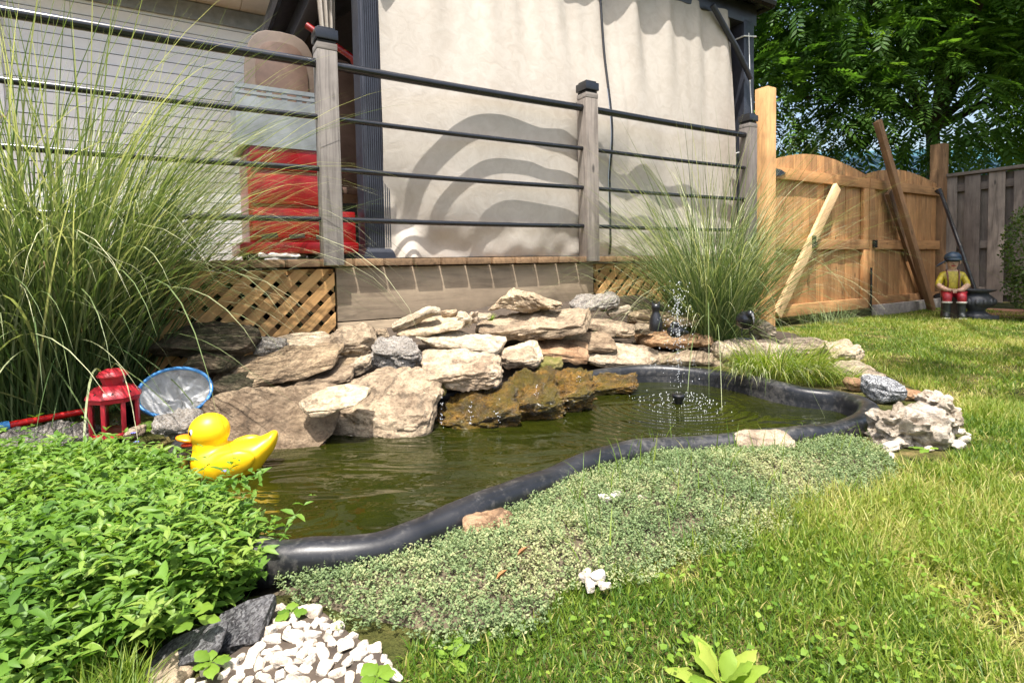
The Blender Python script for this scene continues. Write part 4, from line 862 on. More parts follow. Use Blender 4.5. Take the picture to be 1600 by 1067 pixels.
# ================================================================== statue and urn
s = NT('statue_paint'); geo = None
for nm, c in (('st_skin', (.56, .36, .25)), ('st_shirt', (.42, .34, .02)), ('st_pants', (.36, .02, .03)), ('st_boot', (.03, .035, .035)), ('st_cap', (.02, .045, .08)), ('st_trim', (.6, .58, .5)), ('st_brown', (.14, .04, .03))): M[nm] = plain(nm, c, .4, .45, 60, .25, .5)
sp_ = P(1487, 500, Y=4.45); sp_.z = 0; SR = Matrix.Rotation(R(-30), 3, 'Z'); SK = 1.0
st = thing('boy_statue', sp_, 'painted statue of a seated boy in yellow shirt, red trousers and cap', 'statue')
J = {'pel': (0, .01, .205, .05), 'sp': (0, .012, .27, .05), 'ch': (0, .012, .335, .056), 'nk': (0, .008, .392, .021), 'h1': (0, .0, .425, .036), 'h2': (0, -.002, .462, .046), 'h3': (0, .004, .505, .03)}
E_ = [('pel', 'sp'), ('sp', 'ch'), ('ch', 'nk'), ('nk', 'h1'), ('h1', 'h2'), ('h2', 'h3')]
for a, sg in (('l', -1), ('r', 1)):
    J.update({a+'s': (sg*.066, .012, .352, .030), a+'e': (sg*.098, -.018, .268, .026), a+'w': (sg*.048, -.078, .235, .018), a+'h': (sg*.016, -.094, .229, .017),
              a+'hp': (sg*.042, -.005, .195, .042), a+'k': (sg*.046, -.098, .188, .036), a+'m': (sg*.047, -.092, .12, .029), a+'a': (sg*.048, -.088, .045, .027), a+'f': (sg*.052, -.105, .022, .026), a+'t': (sg*.056, -.142, .018, .021)})
    E_ += [('ch', a+'s'), (a+'s', a+'e'), (a+'e', a+'w'), (a+'w', a+'h'), ('pel', a+'hp'), (a+'hp', a+'k'), (a+'k', a+'m'), (a+'m', a+'a'), (a+'a', a+'f'), (a+'f', a+'t')]
names = list(J); me = bpy.data.meshes.new('body'); me.from_pydata([SR @ Vector(J[n_][:3]) for n_ in names], [(names.index(a), names.index(c)) for a, c in E_], [])
bo = link('body', me, None, st); sm_ = bo.modifiers.new('skin', 'SKIN'); sm_.use_smooth_shade = True
for i, n_ in enumerate(names): sv = me.skin_vertices[0].data[i]; sv.radius = (J[n_][3],)*2; sv.use_root = n_ == 'pel'
bo.modifiers.new('sub', 'SUBSURF').levels = 2
me2 = bpy.data.meshes.new_from_object(bo.evaluated_get(bpy.context.evaluated_depsgraph_get())); bo.modifiers.clear(); bo.data = me2
for k in ('st_skin', 'st_shirt', 'st_pants', 'st_boot'): me2.materials.append(M[k])
inv = SR.inverted()
for f in me2.polygons:
    c = inv @ f.center; mi = 1
    if c.z > .385 or (c.y < -.035 and .205 < c.z < .285 and abs(c.x) < .12 and not (c.z < .222)): mi = 0
    elif c.z < .14: mi = 3
    elif c.z < .236: mi = 2
    f.material_index = mi; f.use_smooth = True
sq = lambda x, y, z: sp_+SR @ Vector((x, y, z))
cp = MB(); n0 = 0; cp.ell(sq(0, .004, .495), (.060, .062, .048), SR); cp.ell(sq(.004, -.040, .478), (.052, .03, .016), SR); cp.ell(sq(-.070, .012, .452), (.048, .045, .008), SR @ Matrix.Rotation(R(-38), 3, 'Y')); cp.build('cap', M['st_cap'], st, smooth=60)
MB().ell(sq(0, -.048, .450), (.009, .011, .009), SR, 10, 6).build('nose', M['st_skin'], st, smooth=60)
MB().ell(sq(0, -.041, .428), (.017, .005, .0045), SR, 10, 6).build('mouth', M['st_pants'], st, smooth=60)
for sg in (-1, 1):
    MB().ell(sq(sg*.048, .0, .455), (.007, .012, .016), SR, 10, 6).build('ear', M['st_skin'], st, smooth=60)
    MB().tube([sq(sg*.04, .01, .395), sq(sg*.038, -.040, .36), sq(sg*.034, -.046, .30), sq(sg*.036, -.040, .245)], .0055, 8).build('brace', M['st_brown'], st, smooth=60)
    MB().lathe([(.032, 0), (.035, .003), (.035, .012), (.032, .015)], 16, sq(sg*.047, -.092, .128)).build('boot_cuff', M['st_trim'], st, smooth=40)
    MB().ell(sq(sg*.053, -.118, .006), (.03, .05, .008), SR).build('sole', M['st_trim'], st, smooth=60)
    for q_ in range(4): MB().tube([sq(sg*(.02-.004*q_), -.094, .236-.006*q_), sq(sg*(-.002), -.106, .238-.007*q_), sq(-sg*.012, -.108, .236-.007*q_)], [.006, .006, .0045], 6).build('finger', M['st_skin'], st, smooth=60)
MB().lathe([(.075, 0), (.07, .03), (.066, .12), (.07, .17), (.06, .175), (.001, .175)], 18, sq(0, .03, 0)).build('stump', M['bark'], st, smooth=35)
up_ = P(1525, 504, Y=4.42); up_.z = 0
un = thing('garden_urn', up_, 'dark stone urn with wide lip on a foot beside the statue', 'urn')
MB().lathe([(.001, 0), (.095, 0), (.092, .03), (.07, .045), (.055, .06), (.06, .075), (.105, .10), (.118, .13), (.112, .165), (.08, .195), (.075, .205), (.12, .222), (.125, .232), (.112, .233), (.07, .20), (.001, .19)], 28, up_).build('bowl', M['urn'], un, smooth=50)
m = MB(); 
for k in range(14): a = 2*PI*k/14; m.ell(up_+Vector((.112*math.cos(a), .112*math.sin(a), .135)), (.018, .018, .028), Matrix.Rotation(a, 3, 'Z'), 8, 6)
m.build('relief_band', M['urn'], un, smooth=60)
MB().box(up_+Vector((0, 0, .012)), (.2, .2, .03)).build('plinth', M['urn'], un, bevel=.004)
m = MB(); m.add([P(1535, 506, Y=4.5), P(1640, 512, Y=4.2), Vector((4.9, 4.9, 0)), Vector((4.4, 5.3, 0))], [(0, 1, 2, 3)])
for q_ in m.v: q_.z = .004
tag(m.build('mulch_bed', M['mulch']), kind='structure')

# ================================================================== plants
def nrm(a): return a/np.maximum(1e-9, np.linalg.norm(a, axis=-1, keepdims=True))
def blade_mesh(base, az, th0, curl, L, w, segs=3, power=1.5, twist=None):
    N = len(az); s = np.linspace(0, 1, segs+1); pos = np.repeat(base[:, None, :], segs+1, 1).astype(float); hd = np.stack([np.cos(az), np.sin(az), np.zeros(N)], -1)
    for k in range(1, segs+1):
        th = th0+curl*((s[k]+s[k-1])/2)**power; st_ = (L/segs)[:, None]; pos[:, k] = pos[:, k-1]+st_*(hd*np.sin(th)[:, None]+np.array([0, 0, 1.])*np.cos(th)[:, None])
    sd = np.stack([-np.sin(az), np.cos(az), np.zeros(N)], -1)
    if twist is not None: sd = nrm(sd*np.cos(twist)[:, None]+hd*np.sin(twist)[:, None])
    prof = np.clip(1.0-(s**2.2), 0, 1)*(.55+.45*np.minimum(1, s*4+.2)); half = (w[:, None]*prof[None, :]/2)[..., None]*sd[:, None, :]
    l, r = pos-half, pos+half; V = np.empty((N, 2*segs+1, 3)); V[:, 0:2*segs:2] = l[:, :segs]; V[:, 1:2*segs:2] = r[:, :segs]; V[:, 2*segs] = pos[:, segs]
    off = (np.arange(N)*(2*segs+1))[:, None]; Q = np.concatenate([off+np.array([[2*k, 2*k+1, 2*k+3, 2*k+2]]) for k in range(segs-1)], 0) if segs > 1 else np.zeros((0, 4), int)
    T = off+np.array([[2*segs-2, 2*segs-1, 2*segs]]); return V, Q, T
def leaf_mesh(base, d, up, L, w, fold=.25, droop=.15):
    N = len(L); d = nrm(d); sd = nrm(np.cross(d, up)); n = np.cross(sd, d); L_ = L[:, None]; w_ = w[:, None]
    c1 = base+d*L_*.33; c2 = base+d*L_*.68-n*L_*droop*.4; t = base+d*L_-n*L_*droop; f = n*w_*fold
    V = np.stack([base, c1+sd*w_*.5+f, c1, c1-sd*w_*.5+f, c2+sd*w_*.37+f*.8, c2, c2-sd*w_*.37+f*.8, t], 1); o = (np.arange(N)*8)[:, None]
    return V, np.concatenate([o+np.array([[1, 2, 5, 4]]), o+np.array([[2, 3, 6, 5]])], 0), np.concatenate([o+np.array([[a]]).reshape(1, 3) for a in ((0, 2, 1), (0, 3, 2), (4, 5, 7), (5, 6, 7))], 0)
def big_grass(name, c, rad, N, Lr, wr, label, lean=(0, 0), spread=.45, curlr=(.5, 2.0), seed=1, named=24):
    g = np.random.default_rng(seed); root = thing(name, Vector((c[0], c[1], 0)), label, 'ornamental grass')
    a = g.uniform(0, 2*PI, N); r = rad*np.sqrt(g.uniform(0, 1, N)); base = np.stack([c[0]+r*np.cos(a), c[1]+r*np.sin(a), np.full(N, c[2])], -1)
    az = a+g.normal(0, .7, N); vx, vy = np.cos(az)*(.35+r/rad)+lean[0], np.sin(az)*(.35+r/rad)+lean[1]; az = np.arctan2(vy, vx)
    th = np.abs(g.normal(.10, spread*.5, N))*(.4+.8*r/rad)+.03; L = g.uniform(*Lr, N)*(1-.25*g.uniform(0, 1, N)**2); curl = g.uniform(*curlr, N)*g.uniform(.5, 1, N); w = g.uniform(*wr, N)
    tint = np.clip(g.normal(.43, .24, N), 0, 1); dead = g.uniform(0, 1, N) < .12; tint[dead] = g.uniform(.8, 1, dead.sum())
    tw = g.normal(0, .6, N)
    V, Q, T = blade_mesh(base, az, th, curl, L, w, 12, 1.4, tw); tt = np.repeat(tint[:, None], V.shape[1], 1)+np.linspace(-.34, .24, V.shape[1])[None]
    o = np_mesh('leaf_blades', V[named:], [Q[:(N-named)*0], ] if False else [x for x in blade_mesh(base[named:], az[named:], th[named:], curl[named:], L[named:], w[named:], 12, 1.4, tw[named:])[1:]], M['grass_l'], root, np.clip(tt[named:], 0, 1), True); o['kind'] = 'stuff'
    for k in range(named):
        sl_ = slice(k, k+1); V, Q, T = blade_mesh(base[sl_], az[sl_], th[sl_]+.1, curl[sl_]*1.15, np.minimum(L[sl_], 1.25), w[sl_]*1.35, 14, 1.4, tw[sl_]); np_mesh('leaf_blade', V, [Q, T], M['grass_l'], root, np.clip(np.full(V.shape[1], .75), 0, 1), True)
    return root
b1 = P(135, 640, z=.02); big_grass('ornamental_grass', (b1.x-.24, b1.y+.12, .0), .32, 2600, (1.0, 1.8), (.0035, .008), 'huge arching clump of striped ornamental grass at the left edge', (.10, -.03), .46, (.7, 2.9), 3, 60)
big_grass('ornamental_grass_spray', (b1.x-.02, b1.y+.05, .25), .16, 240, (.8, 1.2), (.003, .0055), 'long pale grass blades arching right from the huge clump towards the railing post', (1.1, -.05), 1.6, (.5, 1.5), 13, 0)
b2 = P(1112, 505, Y=3.05); big_grass('ornamental_grass', (b2.x, b2.y, .05), .17, 1750, (.75, 1.42), (.0028, .005), 'medium arching clump of ornamental grass in front of the right deck post', (-.05, -.02), .85, (.6, 2.6), 5, 24)
b3 = P(1236, 592, z=.03)
def tuft(name, c, rad, N, Lr, wr, label, mat, seed, cat='plant', lean=(0, 0), curlr=(.8, 2.4), tm=.5, sx=1.):
    g = np.random.default_rng(seed); root = thing(name, Vector((c[0], c[1], c[2])), label, cat); a = g.uniform(0, 2*PI, N); r = rad*np.sqrt(g.uniform(0, 1, N))
    base = np.stack([c[0]+sx*r*np.cos(a), c[1]+r*np.sin(a), np.full(N, c[2])], -1); az = a+g.normal(0, .6, N); az = np.arctan2(np.sin(az)+lean[1], np.cos(az)+lean[0])
    V, Q, T = blade_mesh(base, az, np.abs(g.normal(.35, .25, N)), g.uniform(*curlr, N), g.uniform(*Lr, N), g.uniform(*wr, N), 6, 1.3, g.normal(0, .6, N))
    o = np_mesh('leaf_blades', V, [Q, T], mat, root, np.clip(np.repeat(g.normal(tm, .22, N)[:, None], V.shape[1], 1), 0, 1), True); o['kind'] = 'stuff'; return root
tuft('grass_tuft', (b3.x, b3.y+.065, .03), .11, 950, (.11, .24), (.002, .004), 'bushy green grass tuft hanging over the right rear rim', M['grass_lawn'], 8, 'grass tuft', (0, -.7), sx=1.7)
tuft('rim_grass', (P(1300, 603, z=.0).x, P(1300, 603, z=.0).y+.09, 0), .10, 500, (.05, .11), (.002, .004), 'short grass between the rear rim and the orange round stone', M['grass_lawn'], 18, 'grass tuft', (0, -.2), sx=1.5)
tuft('dry_grass_fringe', (b3.x-.05, b3.y+.0, .05), .05, 130, (.08, .16), (.002, .0032), 'pale dry strands drooping from the rear rim into the water', M['grass_l'], 9, 'grass tuft', (0, -1.6), (1.6, 2.8), .95, sx=4)
b4 = P(1290, 505, z=0); tuft('lavender_clump', (b4.x, b4.y, 0), .10, 160, (.10, .2), (.002, .004), 'thin purple-tipped stems at the foot of the sunlit gate leaf', M['thyme'], 12, 'plant', curlr=(.1, .7), sx=2)

# --- leafy ground cover at the left front
VIN = [(p.x, p.y) for p in GP([(-250, 760), (-100, 742), (40, 738), (150, 722), (235, 712), (268, 738), (285, 775), (345, 796), (392, 815), (382, 850), (392, 890), (400, 912), (330, 930), (270, 962), (200, 1004), (90, 1056), (-60, 1110), (-400, 1110)], .03)]
def sample(poly, n, g):
    xs_ = [p[0] for p in poly]; ys_ = [p[1] for p in poly]; X = g.uniform(min(xs_), max(xs_), n*4); Y = g.uniform(min(ys_), max(ys_), n*4); k = in_poly(X, Y, poly); return X[k][:n], Y[k][:n]
gv = thing('leafy_groundcover', (-.8, 1.0, 0), 'dense bright green leafy ground cover filling the left front corner', 'ground cover')
g = np.random.default_rng(21); X, Y = sample(VIN, 3000, g); N = len(X); ed = dist_poly(X, Y, VIN); hgt = .045+.055*np.clip(ed/.10, 0, 1)+.035*fnoise(X, Y, 7, 1)
az = g.uniform(0, 2*PI, N); th = np.abs(g.normal(.45, .25, N)); K = 8; LB = []; LD = []; LU = []; LL = []; LT = []; SV = []
dirs = np.stack([np.cos(az)*np.sin(th), np.sin(az)*np.sin(th), np.cos(th)], -1); sL = hgt*g.uniform(.85, 1.35, N)/np.cos(np.minimum(th, 1.0))
tn = np.clip(g.normal(.5, .16, N)+.22*fnoise(X, Y, 4, 3), 0, 1); B0 = np.stack([X, Y, np.zeros(N)-.005], -1)
for k in range(K):
    f = .22+.78*k/(K-1); pt = B0+dirs*(sL*f)[:, None]
    for sgn in (0, PI):
        a2 = az+PI/2*(k % 2)+sgn+g.normal(0, .35, N); e2 = g.uniform(-.05, .75, N)*(.5+.7*f); dd = np.stack([np.cos(a2)*np.cos(e2), np.sin(a2)*np.cos(e2), np.sin(e2)], -1)
        LB.append(pt); LD.append(dd); LU.append(nrm(np.array([0, 0, 1.])+g.normal(0, .28, (N, 3)))); LL.append(g.uniform(.011, .034, N)*(1.1-.35*(f > .95))); LT.append(np.clip(tn+.25*(f-.6)+g.normal(0, .09, N), 0, 1))
LB, LD, LU, LL, LT = map(np.concatenate, (LB, LD, LU, LL, LT)); V, Q, T = leaf_mesh(LB, LD, LU, LL, LL*g.uniform(.30, .42, len(LL)), .22, .22)
np_mesh('leaves', V, [Q, T], M['vinca'], gv, np.repeat(LT[:, None], 8, 1))['kind'] = 'stuff'
V, Q, T = blade_mesh(B0, az, th, np.zeros(N), sL, np.full(N, .0022), 2); np_mesh('stems', V, [Q, T], M['vinca'], gv, np.full((N, 5), .1))['kind'] = 'stuff'
pdz = GP([(425, 945), (500, 955), (550, 995), (612, 1035), (615, 1200), (250, 1200), (280, 1080), (400, 1000)]); m = MB(); m.add([(p.x, p.y, .003) for p in pdz], [tuple(range(len(pdz)))]); tag(m.build('pebble_bed_soil', M['soil']), kind='structure')
fl = thing('blue_flowers', (-.9, 1.2, .1), 'tiny blue flowers dotted over the leafy ground cover', 'flowers')
for px, py, Y_ in ((213, 690, 1.42), (208, 676, 1.5), (245, 668, 1.5), (28, 938, .86), (352, 735, 1.25)):
    p = P(px, py, Y=Y_); m = MB()
    for k in range(5): a = 2*PI*k/5; m.ell(p+Vector((.004*math.cos(a), .004*math.sin(a), 0)), (.0035, .0025, .001), Matrix.Rotation(a, 3, 'Z'), 8, 4)
    if 'flower' not in M: M['flower'] = plain('blue_petal', (.16, .18, .62), .6)
    m.build('flower', M['flower'], fl)

# --- thyme mat in front of the rim
THY = [(p.x, p.y) for p in GP([(405, 880), (470, 888), (560, 878), (640, 856), (720, 822), (800, 788), (880, 752), (950, 722), (1020, 702), (1120, 697), (1230, 690), (1320, 684), (1378, 702), (1412, 735), (1375, 772), (1260, 800), (1190, 845), (1060, 875), (1000, 905), (905, 935), (870, 985), (780, 1008), (650, 1012), (560, 992), (490, 962), (428, 930)], .0)]
def thz(x, y):
    e = dist_poly(x, y, THY); return .032*np.clip(e/.17, 0, 1)**.8+(.014*fnoise(x, y, 8, 2)+.006*fnoise(x, y, 24, 3))*np.clip(e/.08, 0, 1)
tm_ = thing('thyme_mat', (.3, 1.2, 0), 'low grey-green creeping thyme mat between pond rim and lawn', 'ground cover')
xs_ = np.arange(-.5, 1.25, .02); ys_ = np.arange(.7, 1.75, .02); GX, GY = np.meshgrid(xs_, ys_); fx, fy = GX.ravel(), GY.ravel(); io = in_poly(fx, fy, THY); zz = np.where(io, thz(fx, fy)-.004-.03*np.exp(-dist_poly(fx, fy, THY)/.025), -.04)
q = np.arange(len(fx)).reshape(GX.shape); F = np.stack([q[:-1, :-1], q[:-1, 1:], q[1:, 1:], q[1:, :-1]], -1).reshape(-1, 4); F = F[io[F].any(1)]
M['thyme_base'] = plain('thyme_base', (.11, .085, .05), .95, .5, 60, .8); np_mesh('mat_base', np.stack([fx, fy, zz], -1), [F], M['thyme_base'], tm_, smooth=True)['kind'] = 'stuff'
g = np.random.default_rng(31); _c = [Vector((a, b_, 0)) for a, b_ in THY]; THY2 = THY[:16]+[(a+.05*noise.noise((a*8, b_*8, 4)), b_+.07*noise.noise((a*9, b_*9, 2))-.015) for a, b_ in [(q_.x, q_.y) for q_ in spline(_c[15:], 6, False)]]
X, Y = sample(THY2, 19000, g); N = len(X); Z = thz(X, Y); f6 = fnoise(X, Y, 14, 6); kp = (g.uniform(0, 1, N) > np.clip((f6-.25)*1.6, 0, .5)) & (g.uniform(0, 1, N) < .25+dist_poly(X, Y, THY2)/.05); X, Y, Z = X[kp], Y[kp], Z[kp]; N = len(X); tn = np.clip(.45+.42*fnoise(X, Y, 7, 5)+.35*fnoise(X, Y, 26, 7)+g.normal(0, .16, N), 0, 1)
az = g.uniform(0, 2*PI, N); th = np.abs(g.normal(.5, .35, N)); dr = np.stack([np.cos(az)*np.sin(th), np.sin(az)*np.sin(th), np.cos(th)], -1); hl = g.uniform(.006, .022, N); VV = []; TT = []
for k in range(7):
    a2 = g.uniform(0, 2*PI, N); e2 = g.uniform(-.2, .9, N); d = np.stack([np.cos(a2)*np.cos(e2), np.sin(a2)*np.cos(e2), np.sin(e2)], -1); b0 = np.stack([X, Y, Z], -1)+dr*(hl*(.15+.85*k/6))[:, None]
    sd = nrm(np.cross(d, g.normal(0, .5, (N, 3))+np.array([0, 0, 1.]))); L = g.uniform(.0035, .0068, N)[:, None]; VV.append(np.stack([b0, b0+d*L*.5+sd*L*.27, b0+d*L, b0+d*L*.5-sd*L*.27], 1)); TT.append(np.clip(tn+g.normal(0, .12, N)+.03*k, 0, 1))
VV = np.concatenate(VV); TT = np.concatenate(TT); np_mesh('sprigs', VV, [np.arange(len(VV)*4).reshape(-1, 4)], M['thyme'], tm_, np.repeat(TT[:, None], 4, 1))['kind'] = 'stuff'
X, Y = sample(THY, 900, g); X, Y = X[(X > .1)], Y[(X > .1)]; N = len(X); N = min(N, 260); X, Y = X[:N], Y[:N]
V, Q, T = blade_mesh(np.stack([X, Y, thz(X, Y)-.01], -1), g.uniform(0, 6.3, N), np.abs(g.normal(.25, .2, N)), g.uniform(0, 1.2, N), g.uniform(.03, .10, N), g.uniform(.0016, .0032, N), 5)
sg_ = np_mesh('stray_grass', V, [Q, T], M['grass_lawn'], None, np.clip(np.repeat(g.normal(.3, .2, N)[:, None], V.shape[1], 1), 0, 1), True); tag(sg_, 'stray grass stalks growing through the thyme mat', 'grass', kind='stuff')

# --- lawn
LAWNX = [(p.x, p.y) for p in GP([(1208, 512), (1290, 545), (1345, 566), (1420, 600), (1440, 612), (1500, 640), (1520, 700), (1440, 725), (1395, 730), (1355, 760), (1245, 785), (1170, 825), (1040, 855), (980, 885), (885, 915), (848, 965), (760, 990), (640, 1005), (612, 1067), (600, 1400), (300, 2500)])]+[(2.2, -.3), (8., -.3), (8., 5.), (5.1, 4.0), (4.25, 5.35), (1.95, 4.05)]
def lawn(n, y0, y1, wr, Lr, g, segs):
    X = g.uniform(-.4, min(6.2, y1*1.02+.7), n*4); Y = y0+(y1-y0)*g.uniform(0, 1, n*4)**1.25; k = in_poly(X, Y, LAWNX) & (X < Y*1.02+.7) & ((X-O2.x)*BV.x+(Y-O2.y)*BV.y < -.03); X, Y = X[k][:n], Y[k][:n]; N = len(X)
    f1, f2 = fnoise(X, Y, 2.3, 1), fnoise(X, Y, 7, 2); keep = g.uniform(0, 1, N) > np.clip((f2-.15)*1.4, 0, .7); X, Y, f1, f2 = X[keep], Y[keep], f1[keep], f2[keep]; N = len(X)
    t = np.clip(.46+.42*f1+.22*f2+g.normal(0, .2, N), 0, .8); dry = g.uniform(0, 1, N) < np.clip(.13+.8*f2+.15*f1, .04, .75); t[dry] = g.uniform(.8, 1, dry.sum())
    L = g.uniform(*Lr, N)*np.clip(1+.75*f1-.4*(f2 > .2), .45, 1.7); V, Q, T = blade_mesh(np.stack([X, Y, gz_at(X, Y)-.004], -1), g.uniform(0, 2*PI, N), np.abs(g.normal(.45, .3, N)), g.uniform(0, 1.3, N), L, g.uniform(*wr, N), segs, 1.3, g.normal(0, .7, N))
    return V, [Q, T], np.repeat(t[:, None], V.shape[1], 1)
g = np.random.default_rng(41)
for nm, a in (('near_grass', (42000, .45, .95, (.0014, .0030), (.016, .042), g, 3)), ('lawn_grass', (105000, .45, 1.8, (.0016, .0032), (.018, .050), g, 3)), ('lawn_grass_far', (95000, 1.5, 5.6, (.0028, .0056), (.018, .042), g, 2))):
    V, Fs, t = lawn(*a); o = np_mesh('lawn_grass', V, Fs, M['grass_lawn'], None, t, False); tag(o, 'fine lawn grass along the bottom edge of the view' if nm == 'near_grass' else 'sunlit patchy lawn grass in the right foreground' if nm == 'lawn_grass' else 'lawn grass stretching back to the gate and fence', 'grass', kind='stuff')
# grass at the very front left corner
fc_ = [(p.x, p.y) for p in GP([(-60, 1040), (110, 1040), (215, 1060), (260, 1200), (-60, 1200)])]
X, Y = sample(fc_, 2200, g); N = len(X); V, Q, T = blade_mesh(np.stack([X, Y, X*0-.004], -1), g.uniform(0, 6.3, N), np.abs(g.normal(.35, .25, N)), g.uniform(0, 1.2, N), g.uniform(.03, .075, N), g.uniform(.0016, .003, N), 4); tag(np_mesh('lawn_grass', V, [Q, T], M['grass_lawn'], None, np.clip(np.repeat(g.normal(.35, .2, N)[:, None], V.shape[1], 1), 0, 1)), 'grass blades in the bottom left corner below the ground cover', 'grass', kind='stuff')
# clover and small broad leaves in the near lawn
cl = [(p.x, p.y) for p in GP([(660, 1015), (880, 985), (1010, 905), (1200, 850), (1400, 770), (1620, 800), (1650, 1200), (640, 1200)])]
X, Y = sample(cl, 1500, g); k = g.uniform(-.5, .5, len(X)) < fnoise(X, Y, 8, 9)+.1; X, Y = X[k], Y[k]; N = len(X); a = g.uniform(0, 6.3, N); e = g.uniform(0, .6, N); d = np.stack([np.cos(a)*np.cos(e), np.sin(a)*np.cos(e), np.sin(e)], -1); L = g.uniform(.005, .013, N)
V, Q, T = leaf_mesh(np.stack([X, Y, g.uniform(.004, .02, N)], -1), d, nrm(np.array([0, 0, 1.])+g.normal(0, .25, (N, 3))), L, L*g.uniform(.55, .95, N), .1, .15); tag(np_mesh('lawn_weeds', V, [Q, T], M['weed'], None, np.clip(np.repeat(g.normal(.4, .22, N)[:, None], 8, 1), 0, 1)), 'small round clover leaves mixed into the near lawn', 'weeds', kind='stuff')
# single broad-leaved plants: every leaf a part
def rosette(px, py, n, Lr, label, up=.7, z=.0, wr=(.38, .5), tm=.42, name='weed_plant', Y=None, mat='weed'):
    g = np.random.default_rng(int(px*3+py)); c = P(px, py, z=z) if Y is None else P(px, py, Y=Y); t = thing(name, c, label, 'plant', 'broad-leaved weeds')
    for k in range(n):
        a = 2*PI*k/n+g.normal(0, .35); e = g.uniform(.15, up); L = g.uniform(*Lr); w = L*g.uniform(*wr); q_ = []; nn = 9; tip = np.array([math.cos(a)*math.cos(e), math.sin(a)*math.cos(e), math.sin(e)]); sd = np.array([-math.sin(a), math.cos(a), 0]); nm = np.cross(tip, sd)
        for i in range(nn+1):
            s_ = i/nn; hw = w/2*max(.09, math.sin(PI*min(1, max(0, (s_-.15)/.85))**.8)) if s_ < .99 else .0005; cc = np.array(c)+tip*L*s_-np.array([0, 0, 1])*L*.35*s_*s_
            rip = .06*w*math.sin(i*2.3+k); q_ += [cc-sd*hw+nm*(-hw*.3)+nm*rip, cc+nm*0., cc+sd*hw+nm*(-hw*.3)-nm*rip]
        F = [(3*i+j, 3*i+j+1, 3*i+j+4, 3*i+j+3) for i in range(nn) for j in (0, 1)]; np_mesh('leaf', np.array(q_), [np.array(F)], M[mat], t, np.full(len(q_), np.clip(g.normal(tm, .15), 0, 1)), True)
    return t
rosette(1128, 1075, 20, (.05, .085), 'large bright green broad-leaved weed at the bottom right of centre', 1.4, 0, (.26, .38), .75)
rosette(705, 1030, 7, (.025, .045), 'broad-leaved weed between the white pebbles and lawn', .9)
rosette(590, 1058, 7, (.018, .034), 'lobed weed growing over the white pebbles', .6, .02, (.6, .85))
rosette(455, 955, 4, (.018, .03), 'small round-leaved seedling at the tip of the larger schist slab', .6, .01, (.7, .95))
rosette(330, 1034, 7, (.02, .034), 'leafy weed in front of the schist slabs', .8, .02, (.5, .7), .4)
rosette(305, 965, 4, (.035, .05), 'wide pale leaf plant at the edge of the ground cover by the schist', .5, .05, (.55, .75), .4)
rosette(1010, 905, 6, (.02, .04), 'low weed on the lawn edge below the thyme mat', .6)
rosette(1140, 935, 6, (.02, .04), 'flat weed in the lawn right of centre', .5)
rosette(1330, 860, 5, (.02, .045), 'single tall-leaved weed in the right lawn', .9)
rosette(1470, 600, 4, (.03, .05), 'pale weed on the lawn behind the pitted limestone', .8)
rosette(1452, 702, 3, (.035, .05), 'smooth green leaf plant at the foot of the pitted limestone', .4, .03)
rosette(232, 668, 6, (.025, .04), 'round-leaved violet between lantern and speckled stone', .9, 0, (.8, 1.), .35, Y=1.58)
for px, py, lb in ((943, 488, 'little fern sprig growing behind the small cream angular stone'), (985, 528, 'little fern sprig left of the flat rusty slab'), (766, 503, 'bright green seedling beside the long tan slab'), (1140, 566, 'small green sprig on the pinkish slab by the rim')):
    Yp = pileY(px, py)+.02; p = P(px, py, Y=Yp); t = thing('fern_sprig', p, lb, 'plant', 'fern sprigs in the stones'); g2 = np.random.default_rng(px); V = []; D_ = []; L_ = []
    for k in range(6):
        a = g2.uniform(0, 6.3); e = g2.uniform(.5, 1.3); d = np.array([math.cos(a)*math.cos(e), math.sin(a)*math.cos(e), math.sin(e)])
        for i in range(8):
            for sg in (-1, 1): V.append(np.array(p)+d*.045*(i+1)/8); D_.append(d*.5+sg*np.array([-math.sin(a), math.cos(a), 0])); L_.append(.016*(1.1-i/8))
    V, Q, T = leaf_mesh(np.array(V), np.array(D_), np.tile([0, 0, 1.], (len(L_), 1)), np.array(L_), np.array(L_)*.45); np_mesh('fronds', V, [Q, T], M['weed'], t, np.full(len(V)*8, .7))['kind'] = 'stuff'
# small orange-brown dead leaves
for px, py, lb in ((808, 868, 'curled orange dead leaf lying on the thyme mat'), (775, 905, 'small brown dead leaf on the thyme mat')):
    p = P(px, py, z=.055); V, Q, T = leaf_mesh(np.array([p]), np.array([[1, .3, .25]]), np.array([[.2, .3, 1.]]), np.array([.020]), np.array([.011]), .5, -.3); M.setdefault('dead', plain('dead_leaf', (.30, .13, .045), .8, .4, 200)); tag(np_mesh('dead_leaf', V, [Q, T], M['dead']), lb, 'leaf', 'fallen leaves')

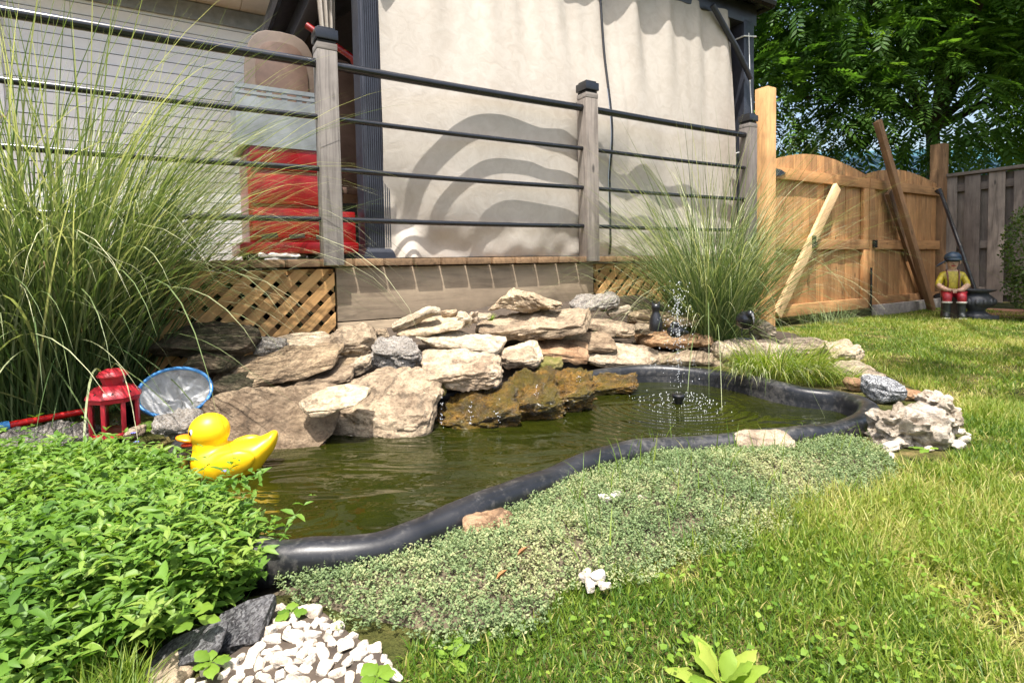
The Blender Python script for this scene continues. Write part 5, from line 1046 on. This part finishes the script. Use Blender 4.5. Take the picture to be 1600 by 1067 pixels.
# --- shrub at the right edge
def leaf_cloud(name, ells, n, Lr, mat, parent, seed, up=.6, tm=.45):
    g = np.random.default_rng(seed); vol = np.array([e[1][0]*e[1][1]*e[1][2] for e in ells]); B = []
    for (c, r), k in zip(ells, (n*vol/vol.sum()).astype(int)): d = nrm(g.normal(0, 1, (k, 3))); B.append(np.array(c)+d*np.array(r)*(g.uniform(.45, 1, k)**.5)[:, None])
    B = np.concatenate(B); N = len(B); d = nrm(g.normal(0, 1, (N, 3))+np.array([0, 0, .2])); L = g.uniform(*Lr, N); V, Q, T = leaf_mesh(B, d, nrm(g.normal(0, up, (N, 3))+np.array([0, 0, 1.])), L, L*.5)
    o = np_mesh(name, V, [Q, T], mat, parent, np.clip(np.repeat(g.normal(tm, .2, N)[:, None], 8, 1), 0, 1)); o['kind'] = 'stuff'; return o
sb = P(1618, 505, Y=4.15); sb.z = 0; shb = thing('evergreen_shrub', sb, 'dense small-leaved green shrub at the right edge before the fence', 'shrub')
leaf_cloud('crown', [((sb.x, sb.y, .55), (.22, .22, .38)), ((sb.x+.05, sb.y, .25), (.24, .24, .2))], 5200, (.018, .032), M['bush'], shb, 4)
for k in range(5): MB().tube([sb, sb+Vector((random.uniform(-.05, .05), random.uniform(-.05, .05), .25)), sb+Vector((random.uniform(-.14, .14), random.uniform(-.14, .14), .6))], [.012, .009, .004], 7).build('stem', M['bark'], shb)

# --- pinnate tree behind gate and fence
tr_ = thing('shade_tree', (6.3, 8.0, 0), 'large dark green tree with feathery compound leaves behind the gate and fence', 'tree')
TR = Vector((6.3, 8.0, 0)); FK = Vector((6.0, 7.8, 2.3))
MB().tube([TR, TR+Vector((-.05, 0, .8)), FK], [.13, .10, .08], 14).build('trunk', M['bark'], tr_, smooth=60)
EL = [((3.4, 6.6, 2.35), (1.15, .8, .9)), ((5.0, 6.3, 2.45), (1.6, .75, .85)), ((4.0, 6.3, 3.5), (1.6, .8, .9)), ((5.8, 6.3, 3.6), (1.5, .8, .9)), ((4.3, 7.4, 4.2), (2.3, 1.2, 1.3)), ((6.7, 6.1, 3.1), (1.3, 1.1, 1.25)), ((3.0, 7.6, 3.9), (1.3, 1.1, 1.5)), ((6.2, 7.6, 4.6), (2.0, 1.3, 1.4)),
      ((4.15, 3.45, 4.75), (1.3, .85, .4)), ((4.0, 3.5, 5.3), (1.2, .8, .35)), ((5.6, 4.4, 4.6), (1.0, 1.0, .6)), ((2.15, .42, 5.1), (.55, .45, .22)), ((7.6, 7.0, 2.6), (1.2, 1.0, 1.2))]
for i, (c, r) in enumerate(EL):
    c = Vector(c); mid = FK.lerp(c, .5)+Vector((0, 0, .35)); L0 = [FK.lerp(mid, t)+Vector((.05*math.sin(5*t+i), .05*math.cos(4*t+i), 0)) for t in (0, .33, .66)]+[mid, mid.lerp(c, .5), c+Vector((0, 0, .1))]
    MB().tube(L0, [.06, .052, .044, .036, .026, .012], 10).build('limb', M['bark'], tr_, smooth=60)
g = np.random.default_rng(77); vol = np.array([r[0]*r[1]*r[2] for _, r in EL])**.7; NF = 8500; PB = []; PD = []
for (c, r), k in zip(EL, (NF*vol/vol.sum()).astype(int)):
    d = nrm(g.normal(0, 1, (k, 3))); rr = g.uniform(.25, 1, k)**.45; PB.append(np.array(c)+d*np.array(r)*rr[:, None]); PD.append(nrm(d*np.array([1, 1, .5])+g.normal(0, .35, (k, 3))+np.array([0, 0, -.12])))
PB, PD = np.concatenate(PB), np.concatenate(PD); N = len(PB); RL = g.uniform(.24, .42, N); tn = np.clip(.42+.35*fnoise(PB[:, 0]+PB[:, 2], PB[:, 1]+PB[:, 2]*.5, 1.1, 4)+g.normal(0, .12, N), 0, 1); sd = nrm(np.cross(PD, np.array([0, 0, 1.])+g.normal(0, .3, (N, 3)))); nn = np.cross(sd, PD); VV = []; TT = []
for k in range(8):
    f = .18+.82*k/7; bp = PB+PD*(RL*f)[:, None]-np.array([0, 0, 1.])*(RL*.45*f*f)[:, None]
    for sg in ((-1, 1) if k < 7 else (0,)):
        d = nrm(PD*(.55+.3*f)+sd*sg*.95-np.array([0, 0, .28+.2*f])); L = (RL*.31*(1.1-.45*abs(f-.5)))[:, None]; s2 = nrm(np.cross(d, nn+g.normal(0, .25, (N, 3)))); VV.append(np.stack([bp, bp+d*L*.42+s2*L*.17, bp+d*L, bp+d*L*.42-s2*L*.17], 1)); TT.append(np.clip(tn+g.normal(0, .06, N), 0, 1))
VV = np.concatenate(VV); TT = np.concatenate(TT); np_mesh('crown', VV, [np.arange(len(VV)*4).reshape(-1, 4)], M['treeleaf'], tr_, np.repeat(TT[:, None], 4, 1))['kind'] = 'stuff'
